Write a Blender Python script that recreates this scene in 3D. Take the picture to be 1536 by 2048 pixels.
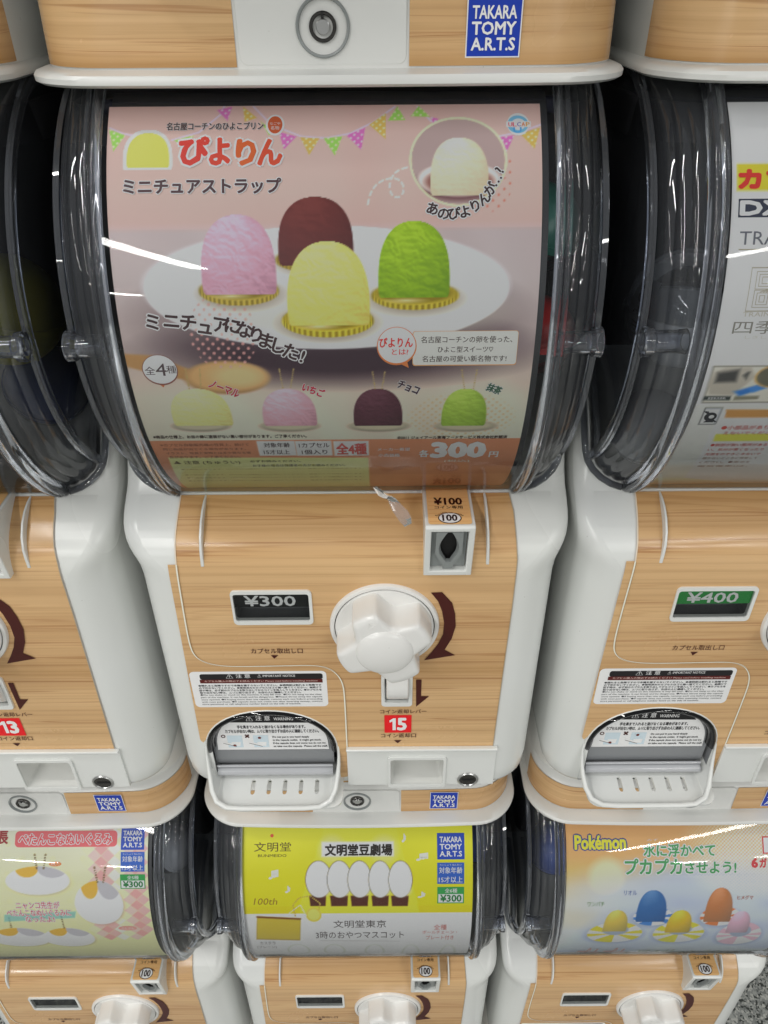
import bpy, bmesh, math, random
import numpy as np
from mathutils import Matrix, Vector
for o in list(bpy.data.objects): bpy.data.objects.remove(o)
SC = bpy.context.scene; COL = SC.collection
PI = math.pi; R_ = math.radians
# ------------------------------------------------------------------ camera
ZC = 1.40
th, ro = R_(35.4), R_(.45)
fw = Vector((0, math.cos(th), -math.sin(th))); up = Vector((0, math.sin(th), math.cos(th))); rt = Vector((1, 0, 0))
r2 = math.cos(ro)*rt - math.sin(ro)*up; u2 = math.sin(ro)*rt + math.cos(ro)*up
cam = bpy.data.objects.new('camera', bpy.data.cameras.new('camera')); COL.objects.link(cam)
cam.matrix_world = Matrix(((r2.x, u2.x, -fw.x, .027), (r2.y, u2.y, -fw.y, -.4162), (r2.z, u2.z, -fw.z, ZC), (0, 0, 0, 1)))
cam.data.sensor_fit = 'VERTICAL'; cam.data.sensor_height = 24; cam.data.lens = 24*1538/2048
cam.data.clip_start = .01; cam.data.clip_end = 100
SC.camera = cam
# ------------------------------------------------------------------ world, lamps, exposure
W = bpy.data.worlds.new('World'); SC.world = W; W.use_nodes = True
bg = W.node_tree.nodes['Background']; bg.inputs[0].default_value = (.93, .97, 1, 1); bg.inputs[1].default_value = .68
def world_gradient():
    nt = W.node_tree; tc = nt.nodes.new('ShaderNodeTexCoord'); sp = nt.nodes.new('ShaderNodeSeparateXYZ'); r = nt.nodes.new('ShaderNodeValToRGB'); mr = nt.nodes.new('ShaderNodeMapRange')
    mr.inputs[1].default_value = -1; mr.inputs[2].default_value = 1
    nt.links.new(tc.outputs['Generated'], sp.inputs[0]); nt.links.new(sp.outputs['Z'], mr.inputs[0]); nt.links.new(mr.outputs[0], r.inputs[0]); nt.links.new(r.outputs[0], bg.inputs[0])
    e = r.color_ramp.elements; e[0].position = .3; e[0].color = (.35, .36, .37, 1); e[1].position = .85; e[1].color = (.46, .48, .50, 1)
    for q, c in ((.5, (.36, .37, .375, 1)), (.58, (.38, .395, .40, 1))): x = e.new(q); x.color = c
world_gradient()
def tube(x, y, z, L, p, along='y', w=.05):
    l = bpy.data.lights.new('tube_and_fill_lamp', 'AREA'); l.shape = 'RECTANGLE'; l.size = w; l.size_y = L
    l.energy = p*1.2; l.color = (1, .985, .95)
    o = bpy.data.objects.new('tube_and_fill_lamp', l); COL.objects.link(o); o.location = (x, y, z)
    if along == 'x': o.rotation_euler = (0, 0, PI/2)
    return o
ZT = 2.75
for (x, y, p) in ((-1.1, -1.25, 12), (-1.1, -2.45, 17), (-1.1, -3.65, 20), (1.8, -2.6, 12), (1.8, -3.8, 14), (1.8, -5.0, 15), (-2.9, -1.4, 9), (-2.9, -2.8, 11), (-2.9, -4.2, 12), (3.6, -1.4, 9), (3.6, -2.8, 11), (3.6, -4.2, 12), (-3.4, -7, 110), (3.9, -7, 110), (-3.4, -10, 140), (4, -10, 140)):  # far pairs and outer side rows are unseen, added for fill and rib streaks
    tube(x, y, ZT, 1.2, p, w=.09)
tube(-1.32, -.42, ZT, 1.2, 10, 'x'); tube(1.65, -.55, ZT, 1.2, 6, 'x')
SC.view_settings.view_transform = 'Standard'; SC.view_settings.look = 'None'
SC.view_settings.exposure = -.16; SC.view_settings.gamma = 1; SC.view_settings.use_curve_mapping = False
cy = SC.cycles; cy.max_bounces = 14; cy.transparent_max_bounces = 24; cy.transmission_bounces = 10; cy.glossy_bounces = 5
cy.caustics_reflective = False; cy.caustics_refractive = False; cy.sample_clamp_indirect = 6
# ------------------------------------------------------------------ colours
def lin(h):
    h = h.lstrip('#'); v = np.array([int(h[i:i+2], 16)/255 for i in (0, 2, 4)])
    return np.where(v <= .04045, v/12.92, ((v+.055)/1.055)**2.4)
KEXP = .86
KPRINT = .62
def hx(h): return np.minimum(lin(h)/KEXP, .86)
# ------------------------------------------------------------------ materials
def mat(name, base=(.8, .8, .8), rough=.4, metal=0, **kw):
    m = bpy.data.materials.new(name); m.use_nodes = True
    b = m.node_tree.nodes['Principled BSDF']
    b.inputs['Base Color'].default_value = (*base, 1); b.inputs['Roughness'].default_value = rough; b.inputs['Metallic'].default_value = metal
    for k, v in kw.items(): b.inputs[k.replace('_', ' ')].default_value = v
    return m
def nd(m, t, **kw):
    n = m.node_tree.nodes.new(t)
    for k, v in kw.items(): setattr(n, k, v)
    return n
def lk(m, a, b): m.node_tree.links.new(a, b)
M = {}
def plastic(name, c, rough):
    m = mat(name, c, rough); b = m.node_tree.nodes['Principled BSDF']
    tc = nd(m, 'ShaderNodeTexCoord'); n = nd(m, 'ShaderNodeTexNoise'); n.inputs['Scale'].default_value = 7; n.inputs['Detail'].default_value = 2
    lk(m, tc.outputs['Object'], n.inputs['Vector'])
    mr = nd(m, 'ShaderNodeMapRange'); mr.inputs[3].default_value = rough*.75; mr.inputs[4].default_value = rough*1.35
    lk(m, n.outputs['Fac'], mr.inputs[0]); lk(m, mr.outputs[0], b.inputs['Roughness'])
    n2 = nd(m, 'ShaderNodeTexNoise'); n2.inputs['Scale'].default_value = 420; n2.inputs['Detail'].default_value = 2
    lk(m, tc.outputs['Object'], n2.inputs['Vector'])
    # sparse specks of dirt
    cr = nd(m, 'ShaderNodeValToRGB'); cr.color_ramp.elements[0].position = .2; cr.color_ramp.elements[0].color = (c[0]*.45, c[1]*.43, c[2]*.4, 1)
    cr.color_ramp.elements[1].position = .245; cr.color_ramp.elements[1].color = (*c, 1)
    lk(m, n2.outputs['Fac'], cr.inputs[0])
    mx = nd(m, 'ShaderNodeMix', data_type='RGBA'); mx.inputs[7].default_value = (c[0]*.97, c[1]*.965, c[2]*.94, 1)
    mr2 = nd(m, 'ShaderNodeMapRange'); mr2.inputs[1].default_value = .3; mr2.inputs[2].default_value = .8
    lk(m, n.outputs['Fac'], mr2.inputs[0]); lk(m, mr2.outputs[0], mx.inputs[0]); lk(m, cr.outputs[0], mx.inputs[6]); lk(m, mx.outputs[2], b.inputs['Base Color'])
    bp = nd(m, 'ShaderNodeBump'); bp.inputs['Strength'].default_value = .05; bp.inputs['Distance'].default_value = .001
    n3 = nd(m, 'ShaderNodeTexNoise'); n3.inputs['Scale'].default_value = 55; lk(m, tc.outputs['Object'], n3.inputs['Vector'])
    lk(m, n3.outputs['Fac'], bp.inputs['Height']); lk(m, bp.outputs[0], b.inputs['Normal'])
    return m
M['white'] = plastic('white_plastic', (.76, .775, .76), .24)
M['cream'] = plastic('base_white_plastic', (.74, .745, .725), .3)
M['knob'] = plastic('knob_white_plastic', (.8, .795, .78), .2)
M['grey'] = plastic('grey_plastic', (.27, .29, .29), .35)
M['flapgrey'] = plastic('flap_grey_plastic', (.24, .25, .265), .3)
M['black'] = mat('black_plastic', (.035, .036, .04), .3)
M['dark'] = mat('dark_plastic', (.03, .032, .036), .45)
M['box'] = mat('window_grey_plastic', (.10, .105, .11), .35)
M['hole'] = mat('dark_recess', (.006, .006, .006), .7)
M['seam'] = mat('seam_line', (.62, .6, .56), .5)
M['gap'] = mat('seam_gap', (.12, .11, .1), .6)
M['metal'] = mat('lock_metal', (.62, .62, .61), .28, 1)
M['darkmetal'] = mat('worn_metal', (.11, .105, .10), .25, 1)
M['navy'] = mat('navy_plastic', (.012, .016, .07), .3)
def wood():
    m = mat('wood_decal', (.6, .4, .2), .22); b = m.node_tree.nodes['Principled BSDF']
    b.inputs['Specular IOR Level'].default_value = .45
    tc = nd(m, 'ShaderNodeTexCoord')
    def noise(sx, sz, sc, det, dist=0, off=0):
        mp = nd(m, 'ShaderNodeMapping'); mp.inputs['Scale'].default_value = (sx, 1, sz); mp.inputs['Location'].default_value = (off, 0, off*1.7)
        n = nd(m, 'ShaderNodeTexNoise'); n.inputs['Scale'].default_value = sc; n.inputs['Detail'].default_value = det; n.inputs['Distortion'].default_value = dist
        lk(m, tc.outputs['Object'], mp.inputs[0]); lk(m, mp.outputs[0], n.inputs['Vector']); return n.outputs['Fac']
    def ramp(src, stops):
        r = nd(m, 'ShaderNodeValToRGB'); e = r.color_ramp.elements
        e[0].position, e[0].color = stops[0][0], (*stops[0][1], 1); e[1].position, e[1].color = stops[-1][0], (*stops[-1][1], 1)
        for p, c in stops[1:-1]:
            x = e.new(p); x.color = (*c, 1)
        lk(m, src, r.inputs[0]); return r.outputs[0]
    def mix(f, a, c, mode='MIX'):
        x = nd(m, 'ShaderNodeMix', data_type='RGBA', blend_type=mode)
        for s, v in ((0, f), (6, a), (7, c)):
            if isinstance(v, (int, float)): x.inputs[s].default_value = v
            elif isinstance(v, tuple): x.inputs[s].default_value = (*v, 1)
            else: lk(m, v, x.inputs[s])
        return x.outputs[2]
    broad = ramp(noise(.22, 6.5, 4.2, 2, .3, 3.1), [(.3, tuple(hx('b18a59'))), (.44, tuple(hx('c19b6e'))), (.58, tuple(hx('cfab7d'))), (.72, tuple(hx('c29d70')))])
    fine = ramp(noise(.7, 70, 5, 5, .2, 1.3), [(.3, (.80, .74, .66)), (.5, (1, 1, 1)), (.7, (1.05, 1.05, 1.04))])
    c = mix(.72, broad, fine, 'MULTIPLY')
    line = ramp(noise(.42, 26, 5, 3, .7, 7.7), [(.36, (1, 1, 1)), (.385, (0, 0, 0)), (.392, (0, 0, 0)), (.42, (1, 1, 1))])
    c = mix(.42, c, mix(line, tuple(hx('a8784a')), (1, 1, 1)), 'MULTIPLY')
    line2 = ramp(noise(.35, 15, 5, 3, .8, 2.2), [(.56, (1, 1, 1)), (.58, (.3, .3, .3)), (.595, (1, 1, 1))])
    c = mix(.3, c, mix(line2, tuple(hx('ab7a48')), (1, 1, 1)), 'MULTIPLY')
    pore = ramp(noise(5, 240, 4, 3, 0, 5.5), [(.28, (.80, .72, .62)), (.4, (1, 1, 1))])
    c = mix(.4, c, pore, 'MULTIPLY')
    lk(m, c, b.inputs['Base Color'])
    sm_ = nd(m, 'ShaderNodeTexNoise'); sm_.inputs['Scale'].default_value = 16; sm_.inputs['Detail'].default_value = 5; lk(m, tc.outputs['Object'], sm_.inputs['Vector'])
    mr = nd(m, 'ShaderNodeMapRange'); mr.inputs[1].default_value = .3; mr.inputs[2].default_value = .7; mr.inputs[3].default_value = .12; mr.inputs[4].default_value = .30; lk(m, sm_.outputs['Fac'], mr.inputs[0]); lk(m, mr.outputs[0], b.inputs['Roughness'])
    bp = nd(m, 'ShaderNodeBump'); bp.inputs['Strength'].default_value = .05; bp.inputs['Distance'].default_value = .0006; n5 = nd(m, 'ShaderNodeTexNoise'); n5.inputs['Scale'].default_value = 45; n5.inputs['Detail'].default_value = 1
    lk(m, tc.outputs['Object'], n5.inputs['Vector']); lk(m, n5.outputs['Fac'], bp.inputs['Height']); lk(m, bp.outputs[0], b.inputs['Normal'])
    return m
M['wood'] = wood()
def printmat():
    m = mat('printed_paper', (1, 1, 1), .38); b = m.node_tree.nodes['Principled BSDF']
    a = nd(m, 'ShaderNodeAttribute', attribute_name='Col'); lk(m, a.outputs['Color'], b.inputs['Base Color'])
    b.inputs['Specular IOR Level'].default_value = .3
    return m
M['print'] = printmat()
def clear(name, tint, ior, rough=.03, edge=None, veil=0):
    m = bpy.data.materials.new(name); m.use_nodes = True; t = m.node_tree; t.nodes.clear()
    o = nd(m, 'ShaderNodeOutputMaterial'); mx = nd(m, 'ShaderNodeMixShader'); tr = nd(m, 'ShaderNodeBsdfTransparent'); g = nd(m, 'ShaderNodeBsdfGlossy')
    fr = nd(m, 'ShaderNodeFresnel'); fr.inputs[0].default_value = ior; tr.inputs[0].default_value = (*tint, 1); g.inputs['Roughness'].default_value = rough
    if edge:   # thicker looking at grazing angles: acrylic tints with path length
        lw = nd(m, 'ShaderNodeLayerWeight'); lw.inputs[0].default_value = .35; c = nd(m, 'ShaderNodeMix', data_type='RGBA')
        c.inputs[6].default_value = (*tint, 1); c.inputs[7].default_value = (*edge, 1); lk(m, lw.outputs['Facing'], c.inputs[0]); lk(m, c.outputs[2], tr.inputs[0])
    tc = nd(m, 'ShaderNodeTexCoord'); n = nd(m, 'ShaderNodeTexNoise'); n.inputs['Scale'].default_value = 28; n.inputs['Detail'].default_value = 1.5
    mp = nd(m, 'ShaderNodeMapping'); mp.inputs['Scale'].default_value = (1, .25, .25); lk(m, tc.outputs['Object'], mp.inputs[0]); lk(m, mp.outputs[0], n.inputs['Vector'])
    bp = nd(m, 'ShaderNodeBump'); bp.inputs['Strength'].default_value = .016; bp.inputs['Distance'].default_value = .0008; lk(m, n.outputs['Fac'], bp.inputs['Height'])
    lk(m, bp.outputs[0], g.inputs['Normal'])
    lk(m, fr.outputs[0], mx.inputs[0]); lk(m, g.outputs[0], mx.inputs[2])
    if veil:   # scuffed plastic scatters a little light
        df = nd(m, 'ShaderNodeBsdfDiffuse'); df.inputs[0].default_value = (.7, .74, .82, 1); m2 = nd(m, 'ShaderNodeMixShader'); m2.inputs[0].default_value = veil
        lk(m, tr.outputs[0], m2.inputs[1]); lk(m, df.outputs[0], m2.inputs[2]); lk(m, m2.outputs[0], mx.inputs[1])
    else: lk(m, tr.outputs[0], mx.inputs[1])
    lk(m, mx.outputs[0], o.inputs[0])
    return m
M['clear'] = clear('clear_acrylic', (.96, .97, .98), 1.36, .03, None, .006)
M['side'] = clear('smoky_clear_acrylic', (.76, .79, .83), 1.7, .03, (.48, .51, .58), .04)
M['rim'] = mat('thick_clear_acrylic', (.84, .88, .97), .03, 0, Transmission_Weight=.95, IOR=1.47)
M['tape'] = clear('clear_tape', (.82, .74, .60), 1.6, .12, (.6, .5, .35), .22)
M['capsule_clear'] = clear('capsule_clear', (.78, .8, .8), 1.45, .06)
# ------------------------------------------------------------------ mesh helpers
def link(o, parent=None):
    COL.objects.link(o)
    if parent: o.parent = parent
    return o
def smooth(me, ang=40):
    for p in me.polygons: p.use_smooth = True
    me.set_sharp_from_angle(angle=R_(ang))
def obj(name, V, F, m, parent=None, bevel=0, ang=40, segs=2):
    me = bpy.data.meshes.new(name); me.from_pydata([tuple(v) for v in V], [], [tuple(f) for f in F])
    bm = bmesh.new(); bm.from_mesh(me); bmesh.ops.remove_doubles(bm, verts=bm.verts, dist=1e-6); bmesh.ops.recalc_face_normals(bm, faces=bm.faces); bm.to_mesh(me); bm.free()
    me.materials.append(M[m] if isinstance(m, str) else m); smooth(me, ang)
    o = link(bpy.data.objects.new(name, me), parent)
    if bevel:
        b = o.modifiers.new('bevel', 'BEVEL'); b.width = bevel; b.segments = segs; b.limit_method = 'ANGLE'; b.angle_limit = R_(35); b.harden_normals = False
    return o
class G:
    def __init__(s): s.V = []; s.F = []
    def add(s, V, F):
        n = len(s.V); s.V += [tuple(v) for v in V]; s.F += [tuple(i+n for i in f) for f in F]; return s
    def obj(s, name, m, parent=None, **k): return obj(name, s.V, s.F, m, parent, **k)
def grid(rows, closed=False):
    V = [p for r in rows for p in r]; n = len(rows[0]); F = []
    for i in range(len(rows)-1):
        for j in range(n if closed else n-1):
            k = (j+1) % n; F.append((i*n+j, i*n+k, (i+1)*n+k, (i+1)*n+j))
    return V, F
def rr(p0, p1, r, n=5):
    (x0, z0), (x1, z1) = p0, p1; x0, x1 = min(x0, x1), max(x0, x1); z0, z1 = min(z0, z1), max(z0, z1); r = min(r, (x1-x0)/2, (z1-z0)/2); out = []
    for cx, cz, a in ((x1-r, z1-r, 0), (x0+r, z1-r, 90), (x0+r, z0+r, 180), (x1-r, z0+r, 270)):
        for i in range(n+1):
            t = R_(a+90*i/n); out.append((cx+r*math.cos(t), cz+r*math.sin(t)))
    return out
def circ(cx, cz, rx, rz=None, n=40):
    rz = rz or rx; return [(cx+rx*math.cos(2*PI*i/n), cz+rz*math.sin(2*PI*i/n)) for i in range(n)]
def ell(p0, p1, n=40): return circ((p0[0]+p1[0])/2, (p0[1]+p1[1])/2, abs(p1[0]-p0[0])/2, abs(p1[1]-p0[1])/2, n)
def fill2d(loops):
    cu = bpy.data.curves.new('f', 'CURVE'); cu.dimensions = '2D'; cu.fill_mode = 'BOTH'
    for L in loops:
        s = cu.splines.new('POLY'); s.points.add(len(L)-1); s.use_cyclic_u = True
        for p, q in zip(s.points, L): p.co = (q[0]*10, q[1]*10, 0, 1)
    o = bpy.data.objects.new('f', cu); COL.objects.link(o)
    d = bpy.context.evaluated_depsgraph_get(); me = o.evaluated_get(d).to_mesh()
    V = [(v.co.x/10, v.co.y/10) for v in me.vertices]; F = [tuple(p.vertices) for p in me.polygons]
    o.evaluated_get(d).to_mesh_clear(); bpy.data.objects.remove(o); bpy.data.curves.remove(cu)
    return V, F
def bis(V, F, step, lo=None):
    zs = [v[1] for v in V]
    if not V or step <= 0: return V, F
    a, b = min(zs), max(zs)
    ks = [k*step for k in range(math.ceil(a/step), math.floor(b/step)+1)]
    if lo is not None: ks = [k for k in ks if k > lo]
    if not ks: return V, F
    bm = bmesh.new(); vs = [bm.verts.new((x, 0, z)) for x, z in V]
    for f in F:
        try: bm.faces.new([vs[i] for i in f])
        except ValueError: pass
    for k in ks:
        bmesh.ops.bisect_plane(bm, geom=bm.verts[:]+bm.edges[:]+bm.faces[:], plane_co=(0, 0, k), plane_no=(0, 0, 1), dist=1e-7)
    bm.verts.index_update(); V2 = [(v.co.x, v.co.z) for v in bm.verts]; F2 = [tuple(v.index for v in f.verts) for f in bm.faces]; bm.free()
    return V2, F2
def yprof(z):   # how far the body's front stands back at local height z
    zs = [.085, .088, .092, .098, .332, .338, .344, .350, .356, .3605, .365, .369, .373, .3765, .3795, .384, .39, .40, .41, .42, .43, .438, .444, .448]
    ys = [.014, .006, .002, 0, 0, .0003, .0011, .0026, .0053, .0085, .0127, .0176, .0235, .0293, .0345, .039, .0435, .0495, .056, .0635, .073, .084, .099, .13]
    return float(np.interp(z, zs, ys))
def sheet(loops, off=0, step=.004, lo=.325):  # flat outline laid on the body's front
    V, F = fill2d(loops); V, F = bis(V, F, step, lo); out = []
    for x, z in V:
        sl = (yprof(z+.001)-yprof(z-.001))/.002; h = math.hypot(1, sl); out.append((x, yprof(z)-off/h, z+off*sl/h))
    return out, F
def solid(loops, y0, y1):      # plate from y1 (back) to y0 (front)
    V, F = fill2d(loops); g = G(); g.add([(x, y0, z) for x, z in V], F); g.add([(x, y1, z) for x, z in V], F)
    for L in loops:
        n = len(L); g.add([(x, y0, z) for x, z in L]+[(x, y1, z) for x, z in L], [(i, (i+1) % n, n+(i+1) % n, n+i) for i in range(n)])
    return g
def walls(g, L, y0, y1):
    n = len(L); g.add([(x, y0, z) for x, z in L]+[(x, y1, z) for x, z in L], [(i, (i+1) % n, n+(i+1) % n, n+i) for i in range(n)])
def lathe(g, prof, n=48, cx=0, cz=0, rmod=None, z3=False):
    rows = []
    for i, (r, y) in enumerate(prof):
        rows.append([(cx+r*(rmod(2*PI*k/n, i) if rmod else 1)*math.cos(2*PI*k/n), y, cz+r*(rmod(2*PI*k/n, i) if rmod else 1)*math.sin(2*PI*k/n)) for k in range(n)])
    g.add(*grid(rows, True)); return g
def sweep(g, path, r, n=8, closed=False, cap=True, ry=None):
    path = [Vector(p) for p in path]; N = len(path); rows = []; upv = None
    for i, p in enumerate(path):
        a = path[(i-1) % N] if (closed or i > 0) else p; b = path[(i+1) % N] if (closed or i < N-1) else p
        t = (b-a).normalized()
        s = t.cross(Vector((0, 1, 0)))
        if s.length < 1e-3: s = t.cross(Vector((1, 0, 0)))
        s.normalize(); q = s.cross(t).normalized(); rad = r[i] if isinstance(r, (list, tuple)) else r; rb = ry if ry else rad
        rows.append([tuple(p+s*rad*math.cos(2*PI*k/n)+q*rb*math.sin(2*PI*k/n)) for k in range(n)])
    if closed: rows.append(rows[0])
    V, F = grid(rows, True); g.add(V, F)
    if cap and not closed:
        g.add(rows[0], [tuple(range(n))]); g.add(rows[-1], [tuple(range(n))])
    return g
def box(g, a, b):
    (x0, y0, z0), (x1, y1, z1) = a, b
    g.add([(x0, y0, z0), (x1, y0, z0), (x1, y1, z0), (x0, y1, z0), (x0, y0, z1), (x1, y0, z1), (x1, y1, z1), (x0, y1, z1)],
          [(0, 1, 2, 3), (4, 5, 6, 7), (0, 1, 5, 4), (1, 2, 6, 5), (2, 3, 7, 6), (3, 0, 4, 7)]); return g
# ------------------------------------------------------------------ print sheets
_gc = {}
def glyphs(s, off=0.):
    k = (s, round(off, 4))
    if k not in _gc:
        cu = bpy.data.curves.new('t', 'FONT'); cu.body = s; cu.resolution_u = 2; cu.offset = off
        o = bpy.data.objects.new('t', cu); COL.objects.link(o); d = bpy.context.evaluated_depsgraph_get(); e = o.evaluated_get(d); me = e.to_mesh()
        V = [(v.co.x, v.co.y) for v in me.vertices]; F = [tuple(p.vertices) for p in me.polygons]; e.to_mesh_clear(); bpy.data.objects.remove(o); bpy.data.curves.remove(cu)
        _gc[k] = (V, F)
    return _gc[k]
def ring(ex):
    if ex < .006: return [(0, 0)]
    if ex < .022: return [(ex*.7, 0), (-ex*.7, 0)]
    K = [(0, 0)]+[(math.cos(q)*ex, math.sin(q)*ex) for q in np.arange(8)*PI/4]
    return K+[(math.cos(q)*ex*.55, math.sin(q)*ex*.55) for q in np.arange(6)*PI/3] if ex > .07 else K
class Sheet:
    def __init__(s, mapf, step=0, lo=None): s.V = []; s.F = []; s.C = []; s.mapf = mapf; s.step = step; s.lo = lo
    def shape(s, V, F, c, layer):
        if not F: return
        c = np.minimum(lin(c)/KPRINT, .86) if isinstance(c, str) else np.array(c)
        if s.step: V, F = bis(V, F, s.step, s.lo)
        n = len(s.V); s.V += [s.mapf(u, v, layer) for u, v in V]; s.F += [tuple(i+n for i in f) for f in F]; s.C += [(*c, 1)]*len(V)
    def poly(s, loops, c, layer=1):
        if isinstance(loops[0][0], (int, float)): loops = [loops]
        V, F = fill2d(loops); s.shape(V, F, c, layer)
    def line(s, pts, w, c, layer=1, closed=False):
        pts = [np.array(p) for p in pts]; n = len(pts); L = []; Rr = []
        for i in range(n):
            a = pts[i-1] if (i > 0 or closed) else pts[i]; b = pts[(i+1) % n] if (i < n-1 or closed) else pts[i]
            t = b-a; t = t/(np.linalg.norm(t)+1e-12); q = np.array((-t[1], t[0]))*w/2; L.append(tuple(pts[i]+q)); Rr.append(tuple(pts[i]-q))
        V = L+Rr; F = [(i, (i+1) % n, n+(i+1) % n, n+i) for i in range(n if closed else n-1)]; s.shape(V, F, c, layer)
    def text(s, t, p0, p1, c, layer=3, off=0., rim=None, rimc='ffffff', shear=0, arc=None, rot=0):
        # p0 lower left, p1 upper right of the lettering
        V0, _ = glyphs(t, 0.); A = np.array(V0); lo, hi = A.min(0), A.max(0)
        w, h = max(hi[0]-lo[0], 1e-6), max(hi[1]-lo[1], 1e-6); W_, H_ = p1[0]-p0[0], p1[1]-p0[1]
        for o_, cc, ly in (([(off+rim, rimc, layer-1)] if rim else [])+[(off, c, layer)]):
            ex = max(o_, 0); V, F = glyphs(t, 0.); B = np.array(V); kx, kz = W_/w, H_/h; km = min(kx, kz)
            for n_, (dx, dz) in enumerate(ring(ex)):
                u = (B[:, 0]-lo[0])*kx+dx*km; v = (B[:, 1]-lo[1])*kz+dz*km
                u = u+shear*v
                if arc:   # bend upwards round a circle of that radius
                    ang = (u-W_/2)/arc; rad = arc+v; u = W_/2+rad*np.sin(ang); v = rad*np.cos(ang)-arc
                if rot:
                    cs, sn = math.cos(R_(rot)), math.sin(R_(rot)); u, v = u*cs-v*sn, u*sn+v*cs
                s.shape([(p0[0]+e, p0[1]+f) for e, f in zip(u, v)], F, cc, ly+n_*.05)
    def char(s, ch, c, em, col, layer=4, off=.02, rim=None, rimc='ffffff', rot=0):   # one character on its em square, turned about its centre
        V, F = glyphs(ch, 0.); B = np.array(V); cx = (B[:, 0].min()+B[:, 0].max())/2; cs, sn = math.cos(R_(rot)), math.sin(R_(rot))
        for o_, cc, ly in (([(off+rim, rimc, layer-1)] if rim else [])+[(off, col, layer)]):
            for n_, (dx, dz) in enumerate(ring(o_)):
                u = (B[:, 0]-cx+dx)*em; v = (B[:, 1]-.36+dz)*em
                s.shape([(c[0]+e*cs-f*sn, c[1]+e*sn+f*cs) for e, f in zip(u, v)], F, cc, ly+n_*.05)
    def build(s, name, parent=None, m='print'):
        me = bpy.data.meshes.new(name); me.from_pydata(s.V, [], s.F); me.materials.append(M[m])
        a = me.color_attributes.new('Col', 'FLOAT_COLOR', 'POINT'); a.data.foreach_set('color', np.array(s.C, dtype=np.float32).ravel())
        return link(bpy.data.objects.new(name, me), parent)
def flat(y0=0., k=1.2e-4): return lambda u, v, l: (u, y0-l*k, v)
def onbody(u, v, l):
    sl = (yprof(v+.001)-yprof(v-.001))/.002; q = .0012+l*1.2e-4; h = math.hypot(1, sl)
    return (u, yprof(v)-q/h, v+q*sl/h)
# the drum of the clear case: its axis runs along x
DY, DZ, DR = .129, .5062, .157
def drum(u, v, l, r0=DR-.0035):
    a = v/DR; r = r0+l*1.2e-4; return (u, DY-r*math.cos(a), DZ+r*math.sin(a))
# ------------------------------------------------------------------ one capsule machine, part by part
def section(hw, y0, rc, yb=.36, bulge=0., n=9, nf=9):
    L = [(-hw, yb), (-hw, yb*.5)]
    for i in range(n+1):
        t = PI*(1-.5*i/n); L.append((-hw+rc+rc*math.cos(t), y0+rc-rc*math.sin(t)))
    for i in range(1, nf): L.append((-(hw-rc)+2*(hw-rc)*i/nf, y0))
    for i in range(n+1):
        t = PI/2*(1-i/n); L.append((hw-rc+rc*math.cos(t), y0+rc-rc*math.sin(t)))
    L += [(hw, yb*.5), (hw, yb)]
    return [(x, y-bulge*max(0, 1-(x/hw)**2)*max(0, 1-(y-y0)/.06)) for x, y in L]
def loft(secs):
    rows = [[(x, y, z) for x, y in S] for z, S in secs]
    return grid(rows, True)
def part_empty(name, parent): return link(bpy.data.objects.new(name, None), parent)

HOLE_PRICE = rr((-0.0827,0.318), (-0.0271,0.2901), .003)
HOLE_LEVER = rr((0.0248,0.2309), (0.0471,0.1992), .003)
HOLE_CUP = rr((0.0309,0.1299), (0.0764,0.095), .0025)
ax0, ax1 = -.1240, -.0146
def arch(e=0., zb=.1385, n=24):
    cx, rx = (ax0+ax1)/2, (ax1-ax0)/2+e; zt = .1905+e; zs = .140; L = [(cx-rx, zb-e), (cx+rx, zb-e)]
    for i in range(n+1):
        t = PI*i/n; L.append((cx+rx*math.cos(t), zs+(zt-zs)*math.sin(t)**.85))
    return L
HOLE_OUT = arch(0, .0955)

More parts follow.
